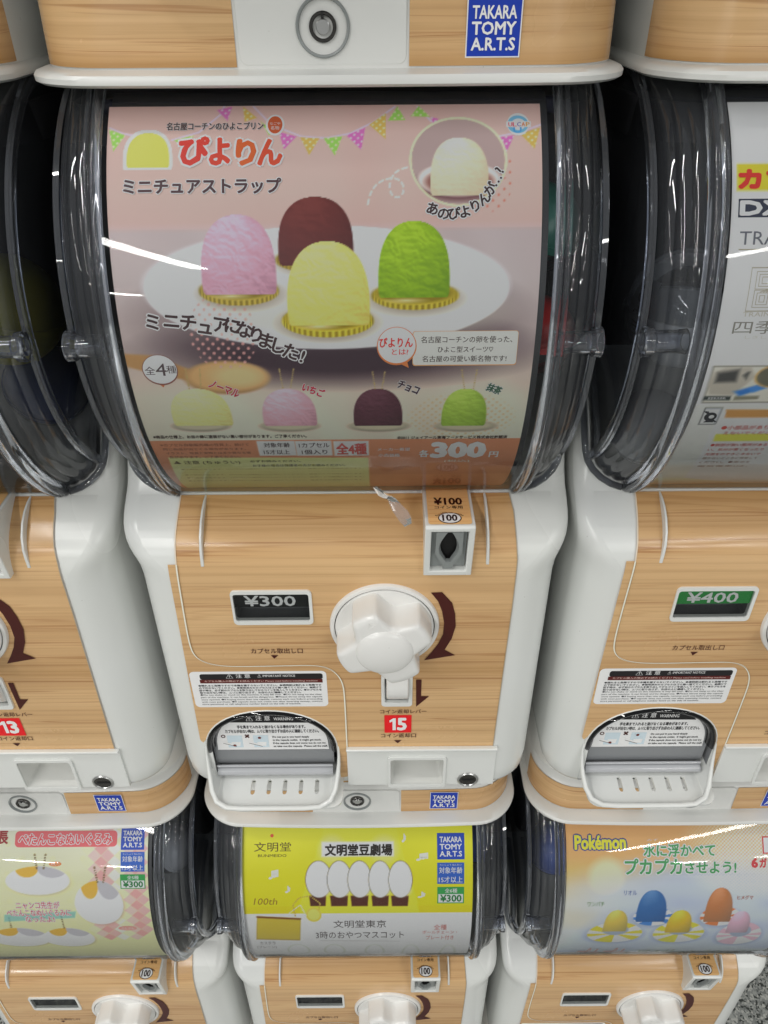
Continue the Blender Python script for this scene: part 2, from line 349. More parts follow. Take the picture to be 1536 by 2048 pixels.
def make_machine():
    root = bpy.data.objects.new('capsule_machine', None); link(root); root.empty_display_size = .1
    # ---- base: lip, wooden band, neck
    g = G(); sb = lambda z, hw, y0, rc, b=.004: (z, section(hw, y0, rc, bulge=b, nf=60, n=14))
    B0 = .006; secs = [sb(B0, .149, .020, .036), sb(B0+.0004, .1525, .0165, .038), sb(B0+.0018, .1548, .0142, .04), sb(B0+.0042, .155, .014, .04), sb(B0+.0058, .1540, .0150, .04), sb(B0+.0068, .1515, .0205, .04), sb(B0+.0074, .1493, .0268, .04, .003),
            sb(.046, .1487, .0282, .04, .003), sb(.0485, .1475, .031, .04, .003), sb(.050, .147, .036, .04, 0), sb(.084, .147, .036, .04, 0), sb(.090, .145, .05, .03, 0)]
    g.add(*loft(secs)); S = secs[0][1]; g.add([(x, y, B0) for x, y in S], [tuple(range(len(S)))])
    base = g.obj('base', 'cream', root)
    def band(x0, x1, sgn):
        rows = []
        for z in (.0142, .02, .034, .0458):
            t = (z-.0134)/.0326; S = section(.1493-.0006*t+.0006, .0268+.0014*t-.0006, .04, bulge=.003, nf=60, n=14)
            edge = x1 if sgn < 0 else x0; S = [p for p in S if p[1] < .13]
            P_ = [p for p in S if (p[0] < edge if sgn < 0 else p[0] > edge)]; k = P_[-1] if sgn < 0 else P_[0]
            P_ = P_+[(edge, k[1])] if sgn < 0 else [(edge, k[1])]+P_
            rows.append([(x, y, z) for x, y in P_])
        V, F = grid(rows); obj('wood_strip', V, F, 'wood', base)
    band(-1, -.0442, -1); band(.0412, 1, 1)
    solid([rr((-.0425, .0150), (.0398, .0466), .004), circ(-.0008, .0310, .0118, n=48)], .0238, .03).obj('lock_plate', 'cream', base, bevel=.0008)
    lc = (-.0008, .0310)
    g2 = G(); lathe(g2, [(.0132, .0240), (.0131, .0226), (.0126, .0221), (.0120, .0224), (.0117, .0240), (.0112, .0262)], 64, *lc); lr = g2.obj('lock_collar', 'grey', base)
    g2 = G(); lathe(g2, [(.0112, .0262), (.0104, .0258), (.0070, .0266), (.0066, .0262), (.0066, .0228), (.0062, .0224), (.0052, .0224), (.0049, .0228), (.0049, .0262)], 64, *lc); kl = g2.obj('key_lock', 'darkmetal', base, ang=20)
    g3 = G(); lathe(g3, [(0, .0226), (.0030, .0226), (.0034, .0229), (.0034, .0262)], 40, *lc); g3.obj('lock_barrel', 'metal', kl, ang=15)
    g4 = G(); lathe(g4, [(.0049, .0256), (.0034, .0256)], 40, *lc); box(g4, (lc[0]-.0006, .0222, lc[1]+.0034), (lc[0]+.0006, .0240, lc[1]+.0064)); g4.obj('keyway', 'hole', kl)
    # maker's badge
    b = Sheet(flat(.0240)); bx0, bz0, bx1, bz1 = .0688, .0175, .0956, .0437
    b.poly([(bx0, bz0), (bx1, bz0), (bx1, bz1), (bx0, bz1)], 'c9ccd4', 0); q = .0006
    b.poly([(bx0+q, bz0+q), (bx1-q, bz0+q), (bx1-q, bz1-q), (bx0+q, bz1-q)], '15318f', 1)
    for i, t in enumerate(('TAKARA', 'TOMY', 'A.R.T.S')):
        z1_ = bz1-.0046-i*.0066; b.text(t, (bx0+.0028, z1_-.0052), (bx1-.0028, z1_), 'dfe4ee', 3, .028)
    bo = b.build('maker_badge', base)
    # ---- body shell
    g = G(); zs = [.085, .0865, .089, .0925, .098, .112, .25, .32, .332, .338, .344, .350, .356, .3605, .365, .369, .373, .3765, .3795, .3815, .384, .387, .39, .393, .396, .40, .404, .408, .412, .416, .42, .425, .43, .434, .438, .441, .444, .448]
    secs = []
    for z in zs:
        t = np.interp(z, [.322, .370], [0, 1]); t = t*t*(3-2*t)
        hw = .1525+.0045*t - np.interp(z, [.085, .0865, .089, .0925, .098, .112], [.014, .010, .0062, .0033, .0013, 0])
        rc = .032*(1-t)+.012*t
        secs.append((z, section(hw, yprof(z), rc, nf=2)))
    V, F = loft(secs); n = len(secs[0][1])
    xL, xR = -.1175, .1175
    fr = [i for i, p in enumerate(secs[5][1]) if abs(p[0]) < .121]
    F = [f for f in F if not (all((v % n) in range(11, n-11) for v in f) and max(v//n for v in f) <= 18)]   # the front opening is closed by the front plate
    g.add(V, F)
    body = g.obj('body', 'white', root)
    # front plate with its openings, then the wood-look decal on it
    outer = [(-.1226, .0985), (.1226, .0985), (.1226, .30), (.1226, .345), (.1395, .399), (-.1395, .399), (-.1226, .345), (-.1226, .30)]
    def fx(z):
        t = np.interp(z, [.322, .370], [0, 1]); t = t*t*(3-2*t); hw = .1525+.0045*t; return hw-(.032*(1-t)+.012*t)
    zz = [.0925, .098, .112, .25, .32, .332, .338, .344, .350, .356, .3605, .365, .369, .373, .3765, .3795]
    outer = [(-fx(z)-.002*0, z) for z in zz[::-1]]+[(fx(z), z) for z in zz]
    V, F = sheet([outer, HOLE_PRICE, HOLE_LEVER, HOLE_CUP, HOLE_OUT], 0, .004, .325)
    fp = obj('front_plate', V, F, 'white', root)
    AW = arch(.0012, .1385)[2:]
    AW = [p for p in AW if p[1] > .1525 or p[0] > -.05]
    woodL = [(-.1160, .3790), (.1150, .3790), (.1172, .372), (.1196, .345), (.1196, .30), (.1185, .22), (.1176, .1435),
             (-.0058, .1435), (-.0058, .0930), (-.0128, .0930), (ax1+.0014, .1400)] + AW + [(-.1262, .1515), (-.1278, .1530), (-.1285, .1555), (-.1266, .24), (-.1242, .3432), (-.1181, .3432), (-.1176, .362)]
    V, F = sheet([woodL, HOLE_PRICE, HOLE_LEVER], .0007); obj('wood_panel', V, F, 'wood', root, ang=60)
    # seam of the removable panel: narrow pale line
    s = Sheet(onbody, .004, .325)
    P0 = [(-.1181, .3432), (-.1188, .325), (-.1200, .290), (-.1203, .266), (-.1185, .2555), (-.1130, .2485), (-.1040, .2445), (-.0900, .2425), (-.05, .2432), (-.028, .2436), (-.0165, .2405), (-.0095, .2325), (-.0062, .2215), (-.0056, .205), (-.0058, .145)]
    def sm(P, k=3):
        P = [np.array(p) for p in P]
        for _ in range(k):
            Q = [P[0]]
            for a, c in zip(P[:-1], P[1:]): Q += [a*.75+c*.25, a*.25+c*.75]
            P = Q+[P[-1]]
        return P
    s.line(sm(P0), .0011, 'd8cbb4', 0.2); s.line([p+np.array((.0007, -.0004)) for p in sm(P0)], .0004, '8a6f4d', 0.5)
    s.line([(-.1181, .3432), (-.1176, .362), (-.1160, .379)], .0009, 'b9ad9c', 0.3)
    s.line([(.1150, .3790), (.1172, .372), (.1196, .345), (.1196, .30), (.1185, .22), (.1176, .1435)], .0006, '8f8472', 0.3)
    br = '3a1410'
    # turning arrow round the dial
    cx, cz = .0267, .2850; R0, R1 = .0452, .0538
    A = [((0.0602,0.3175)), ((0.0681,0.3174))]
    inn = [(0.0602,0.317), (0.0655,0.3088), (0.0688,0.299), (0.0707,0.2875), (0.0704,0.2758), (0.067,0.2659), (0.062,0.2564), (0.0569,0.2483)]
    out = [(0.0804,0.2535), (0.0722,0.2595), (0.077,0.271), (0.0794,0.2839), (0.0784,0.2964), (0.0757,0.3072), (0.0681,0.3174)]
    s.poly([inn+out], br, 1)
    s.poly([[(0.0511,0.2267), (0.0554,0.2266), (0.0554,0.2075), (0.0618,0.2074), (0.0517,0.195)]], br, 1)
    for a_, b_, t in (((-0.0748,0.2568), (-0.0356,0.2623), 'カプセル取出し口'), ((0.0225,0.1868), (0.0602,0.1919), 'コイン返却レバー'), ((0.023,0.1565), (0.0522,0.162), 'コイン返却口')):
        s.text(t, a_, b_, br, 1, .012)
    for a_, b_, c_ in (((-0.0601,0.255), (-0.0544,0.255), (-0.0578,0.2512)), ((0.0339,0.1531), (0.0402,0.1531), (0.0369,0.1492))): s.poly([[a_, c_, b_]], br, 1)
    s.build('panel_print', root)
    # two curved fins
    for x0, x1 in ((-.0985, -.1000), (.0978, .0990)):
        gf = G(); rows = []
        for z, d, w in ((.3795, .0002, .0015), (.376, .0034, .0015), (.372, .0056, .0015), (.367, .0066, .0015), (.361, .0062, .0016), (.355, .0046, .0018), (.349, .0026, .0020), (.3445, .0014, .0022), (.3415, .0011, .0022)):
            x = x0+(x1-x0)*(.3795-z)/.038; sl = (yprof(z+.001)-yprof(z-.001))/.002; h = math.hypot(1, sl); y = yprof(z)
            rows.append([(x-w*.75, y+.003/h, z-.003*sl/h), (x-w*.5, y-d/h, z+d*sl/h), (x+w*.5, y-d/h, z+d*sl/h), (x+w*.75, y+.003/h, z-.003*sl/h)])
        gf.add(*grid(rows)); gf.add(rows[-1], [(0, 1, 2, 3)]); gf.obj('fin', 'white', root, bevel=.0004, ang=30)
    # ---- price window
    pw = solid([rr((-0.0838,0.3204), (-0.0254,0.2875), .0035), rr((-0.0821,0.317), (-0.0277,0.2911), .002)], -.0022, .002).obj('price_window', 'white', root, bevel=.0006)
    g = G(); walls(g, HOLE_PRICE, 0, .013); V, F = fill2d([HOLE_PRICE]); g.add([(x, .013, z) for x, z in V], F); g.obj('window_box', 'box', pw)
    V, F = fill2d([rr((-0.0821,0.317), (-0.0277,0.2911), .002)]); obj('window_pane', [(x, -.0010, z) for x, z in V], F, 'pane', pw)
    # ---- dial
    cx, cz = .0267, .2850; g = G()
    lathe(g, [(.0405, .001), (.0405, -.0022), (.0398, -.0034), (.0385, -.0038), (.0372, -.0036), (.0369, -.003)], 80, cx, cz); dial = g.obj('dial', 'knob', root)
    g = G(); lathe(g, [(.0369, -.0028), (.0364, -.0028)], 80, cx, cz); g.obj('dial_gap', 'hole', dial)
    g = G(); lathe(g, [(.0364, -.0028), (.0362, -.0040), (.0355, -.0043), (0, -.0043)], 80, cx, cz); g.obj('turning_plate', 'knob', dial)
    N = 180; g = G(); rows = []
    lob = [(115, 16), (30, 17), (298, 20), (203, 18)]
    def rad(t):
        d = math.degrees(t) % 360; tips = sorted(lob); best = 0
        # concave scallops between six blunt tips
        for i, (a, w) in enumerate(tips):
            b, w2 = tips[(i+1) % 4]; b2 = b if b > a else b+360; dd = d if d >= a else d+360
            if a <= dd <= b2:
                lo_, hi_ = a+w, b2-w2
                if dd <= lo_ or dd >= hi_: return 1.
                q = (dd-lo_)/(hi_-lo_); return 1-.33*(math.sin(PI*q)**.85)
        return 1.
    rt_ = np.array([rad(2*PI*k/N) for k in range(N)]); ker = np.array([0, 0, 1, 2, 1, 0, 0.]); ker /= ker.sum(); rt_ = np.convolve(np.r_[rt_[-3:], rt_, rt_[:3]], ker, 'valid')
    R_K = .0352
    Rd = .0205
    for de, q, y in ((-.0004, 1, -.0042), (-.0002, 1, -.0100), (.0003, 1, -.0235), (.0007, 1, -.0258), (.0015, 1, -.0273), (.0027, 1, -.0282), (0, .72, -.0287), (0, .40, -.0289), (0, .12, -.0290), (0, 0, -.0290), (None, .992, -.0293), (None, .97, -.0300), (None, .93, -.0307), (None, .84, -.0316), (None, .70, -.0325), (None, .52, -.0333), (None, .34, -.0338), (None, .16, -.0341), (None, .001, -.0342)):
        rr__ = [Rd*q if de is None else (R_K*rt_[k]-de if de else Rd+(R_K*rt_[k]-.0036-Rd)*q) for k in range(N)]
        rows.append([(cx+rr__[k]*math.cos(2*PI*k/N), y, cz+rr__[k]*math.sin(2*PI*k/N)) for k in range(N)])
    g.add(*grid(rows, True)); kn = g.obj('knob', 'knob', dial, ang=38)
    g = G()
    tri = [Vector((cx-.0105, -.0288, cz+.0285)), Vector((cx-.0065, -.0288, cz+.0262)), Vector((cx-.0107, -.0288, cz+.0232))]
    for i in range(3): sweep(g, [tri[i], tri[(i+1) % 3]], .0002, 5)
    g.obj('knob_mark', 'knob', kn)
    # ---- coin slot housing
    x0, x1 = .0540, .0872; zb, zt = .3365, .3835; zm = .3825
    pr = [(.002, zb), (-.0060, zb+.0004), (-.0125, zm-.0005), (-.0112, zm+.0012), (.0335, zt+.0006), (.045, zt+.0006)]
    g = G()
    def P3(x, p): return (x, p[0], p[1])
    for xx in (x0, x1): g.add([P3(xx, p) for p in pr]+[(xx, .045, zb)], [tuple(range(len(pr)+1))])
    for i in (0, 2, 3, 4): g.add([P3(x0, pr[i]), P3(x1, pr[i]), P3(x1, pr[i+1]), P3(x0, pr[i+1])], [(0, 1, 2, 3)])
    fa, fb = Vector((0, *pr[1])), Vector((0, *pr[2])); d_ = (fb-fa); ln = d_.length; d_ /= ln; nrm = Vector((0, -d_.z, d_.y))
    def FP(u, w, dep=0): v = fa+d_*w+nrm*dep; return (u, v.y, v.z)
    frm = [[(x0, 0), (x1, 0), (x1, ln), (x0, ln)], [(x0+.0042, .0042), (x1-.0042, .0042), (x1-.0042, ln-.0030), (x0+.0042, ln-.0030)]]
    V, F = fill2d(frm); g.add([FP(u, w) for u, w in V], F)
    L = frm[1]; n = 4; g.add([FP(u, w) for u, w in L]+[FP(u, w, -.0055) for u, w in L], [(i, (i+1) % n, n+(i+1) % n, n+i) for i in range(n)])
    # toe below the slot and two thin side ribs
    cs = g.obj('coin_slot', 'white', root, bevel=.0007, ang=30)
    xc = (x0+x1)/2; a0, a1 = x0+.0046, x1-.0046; b0, b1 = .0046, ln-.0034; h = b1-b0
    key = []
    for q, w in ((.06, .20), (.16, .32), (.24, .42), (.27, .55), (.24, .68), (.17, .80), (.10, .90), (.05, .95)): key.append((xc+q*h*.55, b0+h*w))
    keyL = [(xc-(u-xc), w) for u, w in key[::-1]]; keyL2 = key+keyL
    g = G(); V, F = fill2d([[(a0, b0), (a1, b0), (a1, b1), (a0, b1)], [(xc+(u-xc)*1.0, w) for u, w in keyL2]]); g.add([FP(u, w, -.0050) for u, w in V], F)
    # raised shield round the keyhole
    sh = [(a0+.003, b1-.0012), (a0+.0028, b0+h*.42), (xc-.0035, b0+h*.10), (xc-.0035, b0+.001), (xc+.0035, b0+.001), (xc+.0035, b0+h*.10), (a1-.0028, b0+h*.42), (a1-.003, b1-.0012)]
    kb = [(xc+(u-xc)*1.25, b0+h*.17+(w-b0-h*.17)*1.02) for u, w in keyL2]
    V, F = fill2d([sh, kb]); g.add([FP(u, w, -.0014) for u, w in V], F); nn = len(sh)
    g.add([FP(u, w, -.0014) for u, w in sh]+[FP(u, w, -.0050) for u, w in sh], [(i, (i+1) % nn, nn+(i+1) % nn, nn+i) for i in range(nn)])
    nk = len(kb); g.add([FP(u, w, -.0014) for u, w in kb]+[FP(u, w, -.0050) for u, w in keyL2], [(i, (i+1) % nk, nk+(i+1) % nk, nk+i) for i in range(nk)])
    sp = g.obj('slot_plate', 'grey', cs, ang=20)
    g = G(); V, F = fill2d([[(u, w) for u, w in keyL2]]); g.add([FP(u, w, -.0078) for u, w in V], F); g.add([FP(u, w, -.0049) for u, w in keyL2]+[FP(u, w, -.0078) for u, w in keyL2], [(i, (i+1) % nk, nk+(i+1) % nk, nk+i) for i in range(nk)])
    V, F = fill2d([[(xc-.0022, b0+.002), (xc+.0022, b0+.002), (xc+.0022, b0+h*.2), (xc-.0022, b0+h*.2)]]); g.obj('keyhole', 'hole', cs)
    # label on the sloping top
    ta, tb = Vector((0, *pr[3])), Vector((0, *pr[4])); td = (tb-ta); tl = td.length; td /= tl; tn = Vector((0, -td.z, td.y))
    def TM(u, w, l): v = ta+td*w+tn*(.0004+l*1.2e-4); return (u, v.y, v.z)
    t = Sheet(TM); tl2 = tl-.002
    t.poly([rr((x0+.0022, .0012), (x1-.0022, tl2), .0022)], 'c59a68', 0)
    for q in range(7): t.poly([[(x0+.003, .004+q*.0045), (x1-.003, .0043+q*.0045), (x1-.003, .0047+q*.0045), (x0+.003, .0046+q*.0045)]], 'b88a58', .4)
    t.text('¥100', (x0+.0072, tl2*.54), (x1-.0072, tl2*.73), '2c0f0c', 2, .03); t.text('コイン専用', (x0+.0072, tl2*.43), (x1-.0072, tl2*.51), '2c0f0c', 2, .02)
    t.text('for100yen coins', (x0+.0075, tl2*.29), (x1-.0075, tl2*.345), '2c0f0c', 2, .01, arc=.0125)
    t.poly([circ(xc, tl2*.185, .0078, tl2*.145)], '2c0f0c', 1); t.poly([circ(xc, tl2*.185, .0071, tl2*.128)], 'f2f0f2', 2)
    t.text('100', (xc-.0048, tl2*.105), (xc+.0048, tl2*.265), '1e0a0a', 3, .03); t.build('coin_label', cs)
    # ---- notice label
    s = Sheet(flat(-.0008)); p0, p1 = (-0.1258,0.1959), (-0.019,0.237)
    s.poly([rr(p0, p1, .004)], 'dfe3ea', 0)
    a_, b_ = (-0.1179,0.228), (-0.0219,0.2343); tp = rr((a_[0], a_[1]-.0), (b_[0], b_[1]), .002); s.poly([tp], '191719', 1)
    c_, d_2 = (-0.1184,0.224), (-0.0222,0.2281); s.poly([[c_, (d_2[0], c_[1]), d_2, (c_[0], d_2[1])]], '4a1614', 1.5)
    s.text('⚠ 注 意', (-0.0973,0.2295), (-0.0784,0.2343), 'e5e5ea', 2, .01); s.text('⚠ IMPORTANT NOTICE', (-0.0726,0.2303), (-0.0434,0.2339), 'e5e5ea', 2, .01)
    s.text('カプセル購入の際必ずお読みください Please read before installing machine', (-0.1148,0.2251), (-0.0262,0.2275), 'e0a8a0', 2.5, 0)
    jp = ['●揺れると危険ですので本機を揺すらないでください。●透明部は割れると危険です', 'ので叩かないでください。●使用済みのカプセルはゴミ箱へ捨ててください。●続けて',
          '回す時は、必ず前のカプセルを取り出してからコインを投入してください。●カプセルを', '取り出せない時は、ムリに取り出さず、お店の人に連絡してください。']
    en = ['●Do not shake or stand on this machine; it may fall over. ●Do not bang on the clear', 'part of the machine. It can break and be dangerous. ●Please throw away the capsule',
          'once opened. ●If buying more than one capsule, remove each one before proceeding', 'with next purchase. ●If capsule does not come out after inserting money, contact', 'store personnel or call telephone number listed on the side of machine.']
    za, zb_ = (-0.0718,0.2223)[1], (-0.0744,0.1965)[1]; h9 = (za-zb_)/9.4; xl, xr = p0[0]+.0055, p1[0]-.0045
    for i, q in enumerate(jp+en):
        zt_ = za-i*h9-(.0008 if i > 3 else 0)*0; xe = xr if i not in (3, 8) else xl+(xr-xl)*(.83 if i == 3 else .82)
        s.text(q, (xl, zt_-h9*.78), (xe, zt_), '24242a', 1, .022 if i < 4 else .02)
    s.build('notice_label', root)
    # ---- capsule outlet: box, flap, warning, scoop
    g = G(); walls(g, arch(-.0002, .0955), 0, .034); V, F = fill2d([arch(0, .0955)]); g.add([(x, .034, z) for x, z in V], F); co = g.obj('capsule_outlet', 'flapgrey', root)
    A_ = lambda e: arch(e, .1385)[2:]
    g = G(); g.add(*grid([[(x, y, z) for x, z in A_(e)] for e, y in ((.0013, .0002), (.0013, -.0010), (.0007, -.0015), (.0002, -.0012))])); g.obj('outlet_rim', 'white', co)
    g = G(); g.add(*grid([[(x, y, z) for x, z in A_(e)] for e, y in ((.0003, -.0008), (-.0004, -.0022), (-.0016, -.0030), (-.0030, -.0026), (-.0044, -.0006), (-.0054, .0022), (-.0060, .0052))])); g.obj('smoked_rim', M['smoke'], co)
    FA = arch(-.0034, .1100); g = G(); g.add([(x, .0048+max(0, .12-z)*.25, z) for x, z in bis(*fill2d([FA]), .004)[0]], bis(*fill2d([FA]), .004)[1]); flap = g.obj('flap', 'flapgrey', co)
    g = G(); x_a, x_b = ax0+.0046, ax1-.0046
    for zc_, r_ in ((.1095, .0042), (.1160, .0012)): sweep(g, [(x_a, .0020, zc_), (x_b, .0020, zc_)], r_, 14)
    g.obj('flap_bar', 'barclear', flap)
    w = Sheet(lambda u, v, l: (u, .0042-l*1.2e-4, .1865-(.1865-v)*1.28)); cxa = (ax0+ax1)/2
    def lab(f, zl, n=30):
        out = []
        for i in range(n+1):
            t_ = PI*i/n; out.append((cxa+(ax1-ax0)/2*f*math.cos(t_), .150+(.0405*f)*math.sin(t_)**.85))
        return [p for p in out if p[1] >= zl]
    zl = .1470; H = lab(.865, zl); hw_ = (ax1-ax0)/2*.872
    w.poly([[(cxa+hw_, zl-.0005)]+H+[(cxa-hw_, zl-.0005)]], 'dfe4ec', 0)
    zk = .1735; K = [p for p in lab(.845, zk, 60)]; w.poly([[(cxa+abs(K[0][0]-cxa), zk)]+K], '141416', 1)
    w.text('⚠ 注 意', (cxa-.0195, zk+.0022), (cxa+.0005, zk+.0072), 'e2e2e6', 2, .015); w.text('WARNING', (cxa+.0035, zk+.0026), (cxa+.0195, zk+.0056), 'e2e2e6', 2, .01)
    w.text('手を奥まで入れると抜けなくなる場合があります。', (cxa-.028, .1682), (cxa+.029, .1714), '26262a', 2, .03)
    w.text('カプセルが出ない時は、ムリに取り出さずお店の人に連絡してください。', (cxa-.0385, .1637), (cxa+.0400, .1672), '26262a', 2, .03)
    w.poly([circ(cxa-.0410, .1605, .0019, .0016, 16), circ(cxa-.0410, .1605, .0011, .0009, 16)], '3a1a16', 2); w.text('×', (cxa-.0225, .1590), (cxa-.0192, .1620), '3a1a16', 2, .05)
    for xx in (-.0380, -.0160):
        w.poly([[(cxa+xx, .1490), (cxa+xx+.0128, .1490), (cxa+xx+.0128, .1612), (cxa+xx, .1612)]], 'a9b6bd', 1); w.poly([[(cxa+xx+.003, .1545), (cxa+xx+.011, .1545), (cxa+xx+.0102, .1505), (cxa+xx+.0035, .1505)]], 'd5dde2', 1.5)
        w.poly([[(cxa+xx-.004, .1535), (cxa+xx+.004, .1512), (cxa+xx+.007, .1500), (cxa+xx+.005, .1524), (cxa+xx-.004, .1556)]], 'e4d6ce', 2); w.line([(cxa+xx-.004, .1535), (cxa+xx+.004, .1510), (cxa+xx+.007, .1500)], .0004, '3a2a26', 2.5)
        w.poly([circ(cxa+xx+.0055, .1512 if xx < -.03 else .1588, .0014, .0011, 12)], '5a2620', 3)
    for i, q in enumerate(('Do not put in you hand deeply', 'in the capsule outlet.  It might get stuck.', 'If the capsule does not come out do not try', 'to take out the capsule.  Please call the staff.')):
        w.text(q, (cxa+.0005, .1582-i*.0032), (cxa+.0005+(.0310, .0410, .0445, .0460)[i], .1604-i*.0032), '1c1c20', 2, .022)
    w.build('warning_label', flap)
    # scoop: a thin tilted plate with five slots, a raised rim and side cheeks
    sx0, sx1 = -.1195, -.0105; zt_, zb_ = .1035, .0975; yt, yb_ = .020, -.0270
    def SP(u, q, dep=0): return (u, yt+(yb_-yt)*q+dep*.12, zt_+(zb_-zt_)*q-dep*.95)
    slots = []
    for i in range(5):
        u = -.0890+.0139*i; slots.append(rr((u-.0019, .50), (u+.0019, .78), .0019, 4))
        slots[-1] = [(u+(.0019*math.cos(t)), (.50 if math.sin(t) < 0 else .69)+.055*math.sin(t)) for t in np.linspace(0, 2*PI, 17)[:-1]]
    outl = [[(sx0, 0), (sx1, 0), (sx1, .80)]+[(sx1-.010*(1-math.cos(t)), .80+.20*math.sin(t)) for t in np.linspace(0, PI/2, 6)[1:]]+[(sx0+.010*(1-math.sin(t)), .80+.20*math.cos(t)) for t in np.linspace(0, PI/2, 6)]]
    V, F = fill2d(outl+slots); g = G(); g.add([SP(u, q) for u, q in V], F); g.add([SP(u, q, .003) for u, q in V], F)
    for L in outl+slots: nL = len(L); g.add([SP(u, q) for u, q in L]+[SP(u, q, .003) for u, q in L], [(i, (i+1) % nL, nL+(i+1) % nL, nL+i) for i in range(nL)])
    sc = g.obj('scoop', 'white', co, ang=30)
    # rim of the scoop
    pth = [(ax0-.0012, .0000, .1450), (ax0-.0016, -.0014, .1360), (ax0-.0012, -.0042, .1260), (ax0-.0002, -.0090, .1165), (ax0+.0018, -.0165, .1080), (ax0+.0062, -.0235, .1022), (ax0+.0150, -.0272, .0990), (ax0+.028, -.0280, .0985)]
    pr_ = [(ax1+.0012-(p[0]-ax0+.0012)+.0, p[1], p[2]) for p in pth][::-1]
    pr_ = [(ax1+ax0-p[0], p[1], p[2]) for p in pth][::-1]
    g = G(); full = pth+pr_; sweep(g, full, [.0008, .0011, .0015, .0019, .0022, .0023, .0023, .0023]+[.0023, .0023, .0023, .0022, .0019, .0015, .0011, .0008], 12); g.obj('scoop_rim', 'white', co, ang=70)
    for P_ in (pth, [(ax1+ax0-p[0], p[1], p[2]) for p in pth]):
        g = G(); g.add(*grid([P_[:6], [(p[0], .012, p[2]) for p in P_[:6]]])); g.obj('scoop_side', 'white', co)
    # ---- coin return lever
    g = solid([rr((0.0237,0.2337), (0.0484,0.1968), .003), rr((0.0264,0.2303), (0.0455,0.2011), .002)], -.0026, .001); rl = g.obj('return_lever', 'white', root, bevel=.0006)
    g = G(); walls(g, HOLE_LEVER, .0008, .012); V, F = fill2d([HOLE_LEVER]); g.add([(x, .012, z) for x, z in V], F); g.obj('lever_well', 'white', rl)
    lx0, lx1 = .0278, .0452; g = G(); pf = [(.010, .2360), (-.0040, .2345), (-.0085, .2265), (-.0092, .2190), (-.0078, .2120), (-.0020, .2060), (.010, .2050)]
    for xx in (lx0, lx1): g.add([(xx, y, z) for y, z in pf], [tuple(range(len(pf)))])
    for i in range(len(pf)-1): g.add([(lx0, *pf[i]), (lx1, *pf[i]), (lx1, *pf[i+1]), (lx0, *pf[i+1])], [(0, 1, 2, 3)])
    g.obj('lever', 'knob', rl, bevel=.0016, segs=3)
    # ---- lower front plate with the coin cup
    zp0, zp1 = .0935, .1440
    g = solid([[(-.0062, zp0), (.1210, zp0), (.1210, zp1), (-.0062, zp1)], HOLE_CUP], -.0022, .001); lp = g.obj('lower_plate', 'white', root)
    solid([[(-.0066, .1418), (.1214, .1418), (.1214, .1448), (-.0066, .1448)]], -.0050, -.0005).obj('plate_ledge', 'white', lp, bevel=.0009)
    g = solid([rr((0.0288,0.1333), (0.0788,0.0913), .003), HOLE_CUP], -.0040, -.0015); g.obj('cup_frame', 'white', lp, bevel=.0008)
    g = G(); rows = []
    for y, e in ((-.002, 0), (.004, .0006), (.030, .004), (.036, .008)):
        rows.append([(x+(e if x < .0537 else -e), y, z+(e if z < .112 else -e*1.0)) for x, z in HOLE_CUP])
    g.add(*grid(rows, True)); n = len(HOLE_CUP); g.add(rows[-1], [tuple(range(n))]); g.obj('coin_cup', 'cream', lp, ang=30)
    lc2 = ((0.0986,0.1004)); g = G(); lathe(g, [(.0092, -.002), (.0092, -.0030), (.0084, -.0036), (.0076, -.0034), (.0072, -.0026)], 40, *lc2); pl = g.obj('plate_lock', 'metal', lp)
    g = G(); lathe(g, [(.0072, -.0027), (0, -.0027)], 32, *lc2); g.obj('lock_face', 'darkmetal', pl); g = G(); box(g, (lc2[0]-.005, -.0032, lc2[1]-.0008), (lc2[0]+.006, -.0026, lc2[1]+.0008)); g.obj('lock_slit', 'hole', pl)
    # ---- clear case: front sheet, ribbed sides, rims, latch tubes, dark core
    PH0, PH1 = -62, 62
    def rev(prof, m, name, par, a0=-100, a1=75, n=48, **k):
        rows = []
        for a in np.linspace(a0, a1, n): rows.append([(x, DY-r*math.cos(R_(a)), DZ+r*math.sin(R_(a))) for x, r in prof])
        V, F = grid(rows); return obj(name, V, F, m, par, **k)
    case = rev([(-.1165, DR), (-.06, DR+.0002), (0, DR+.0003), (.06, DR+.0002), (.1165, DR)], 'clear', 'clear_case', root, -68, 60, 64)
    for sg in (-1, 1):
        pr2 = [(.1165, DR-.004), (.1165, DR+.001), (.1175, DR+.0028), (.1190, DR+.003), (.1202, DR+.0022), (.1208, DR+.0004), (.1214, DR+.0016), (.1228, DR+.0022), (.1242, DR+.0012), (.1248, DR-.001), (.1250, DR-.006), (.122, DR-.0065), (.119, DR-.0045)]
        pr2 = [(sg*x, r) for x, r in pr2]; rev(pr2+[pr2[0]], 'rim', 'case_rim', case, -66, 60, 64, ang=75)
        pr3 = [(.1250, DR-.0060)]
        for xa, ra, xb, rb, hh in ((.1252, DR-.0062, .1318, DR-.0090, .0013), (.1318, DR-.0090, .1385, DR-.0138, .0014), (.1385, DR-.0138, .1440, DR-.0215, .0014), (.1440, DR-.0215, .1470, DR-.0330, .0008)):
            L_ = math.hypot(xb-xa, rb-ra); nx_, nr_ = -(rb-ra)/L_, (xb-xa)/L_
            for q in np.linspace(0, 1, 8)[1:]: b_ = hh*4*q*(1-q); pr3.append((xa+(xb-xa)*q+nx_*b_, ra+(rb-ra)*q+nr_*b_))
        pr3 += [(.1472, .10), (.1474, .06), (.1475, .001)]
        rev([(sg*x, r) for x, r in pr3], 'side', 'case_side', case, -100, 80, 120, ang=28)
        pr4 = [(.1455, DR-.021), (.1490, DR-.0215), (.1492, DR-.0265), (.1458, DR-.027)]
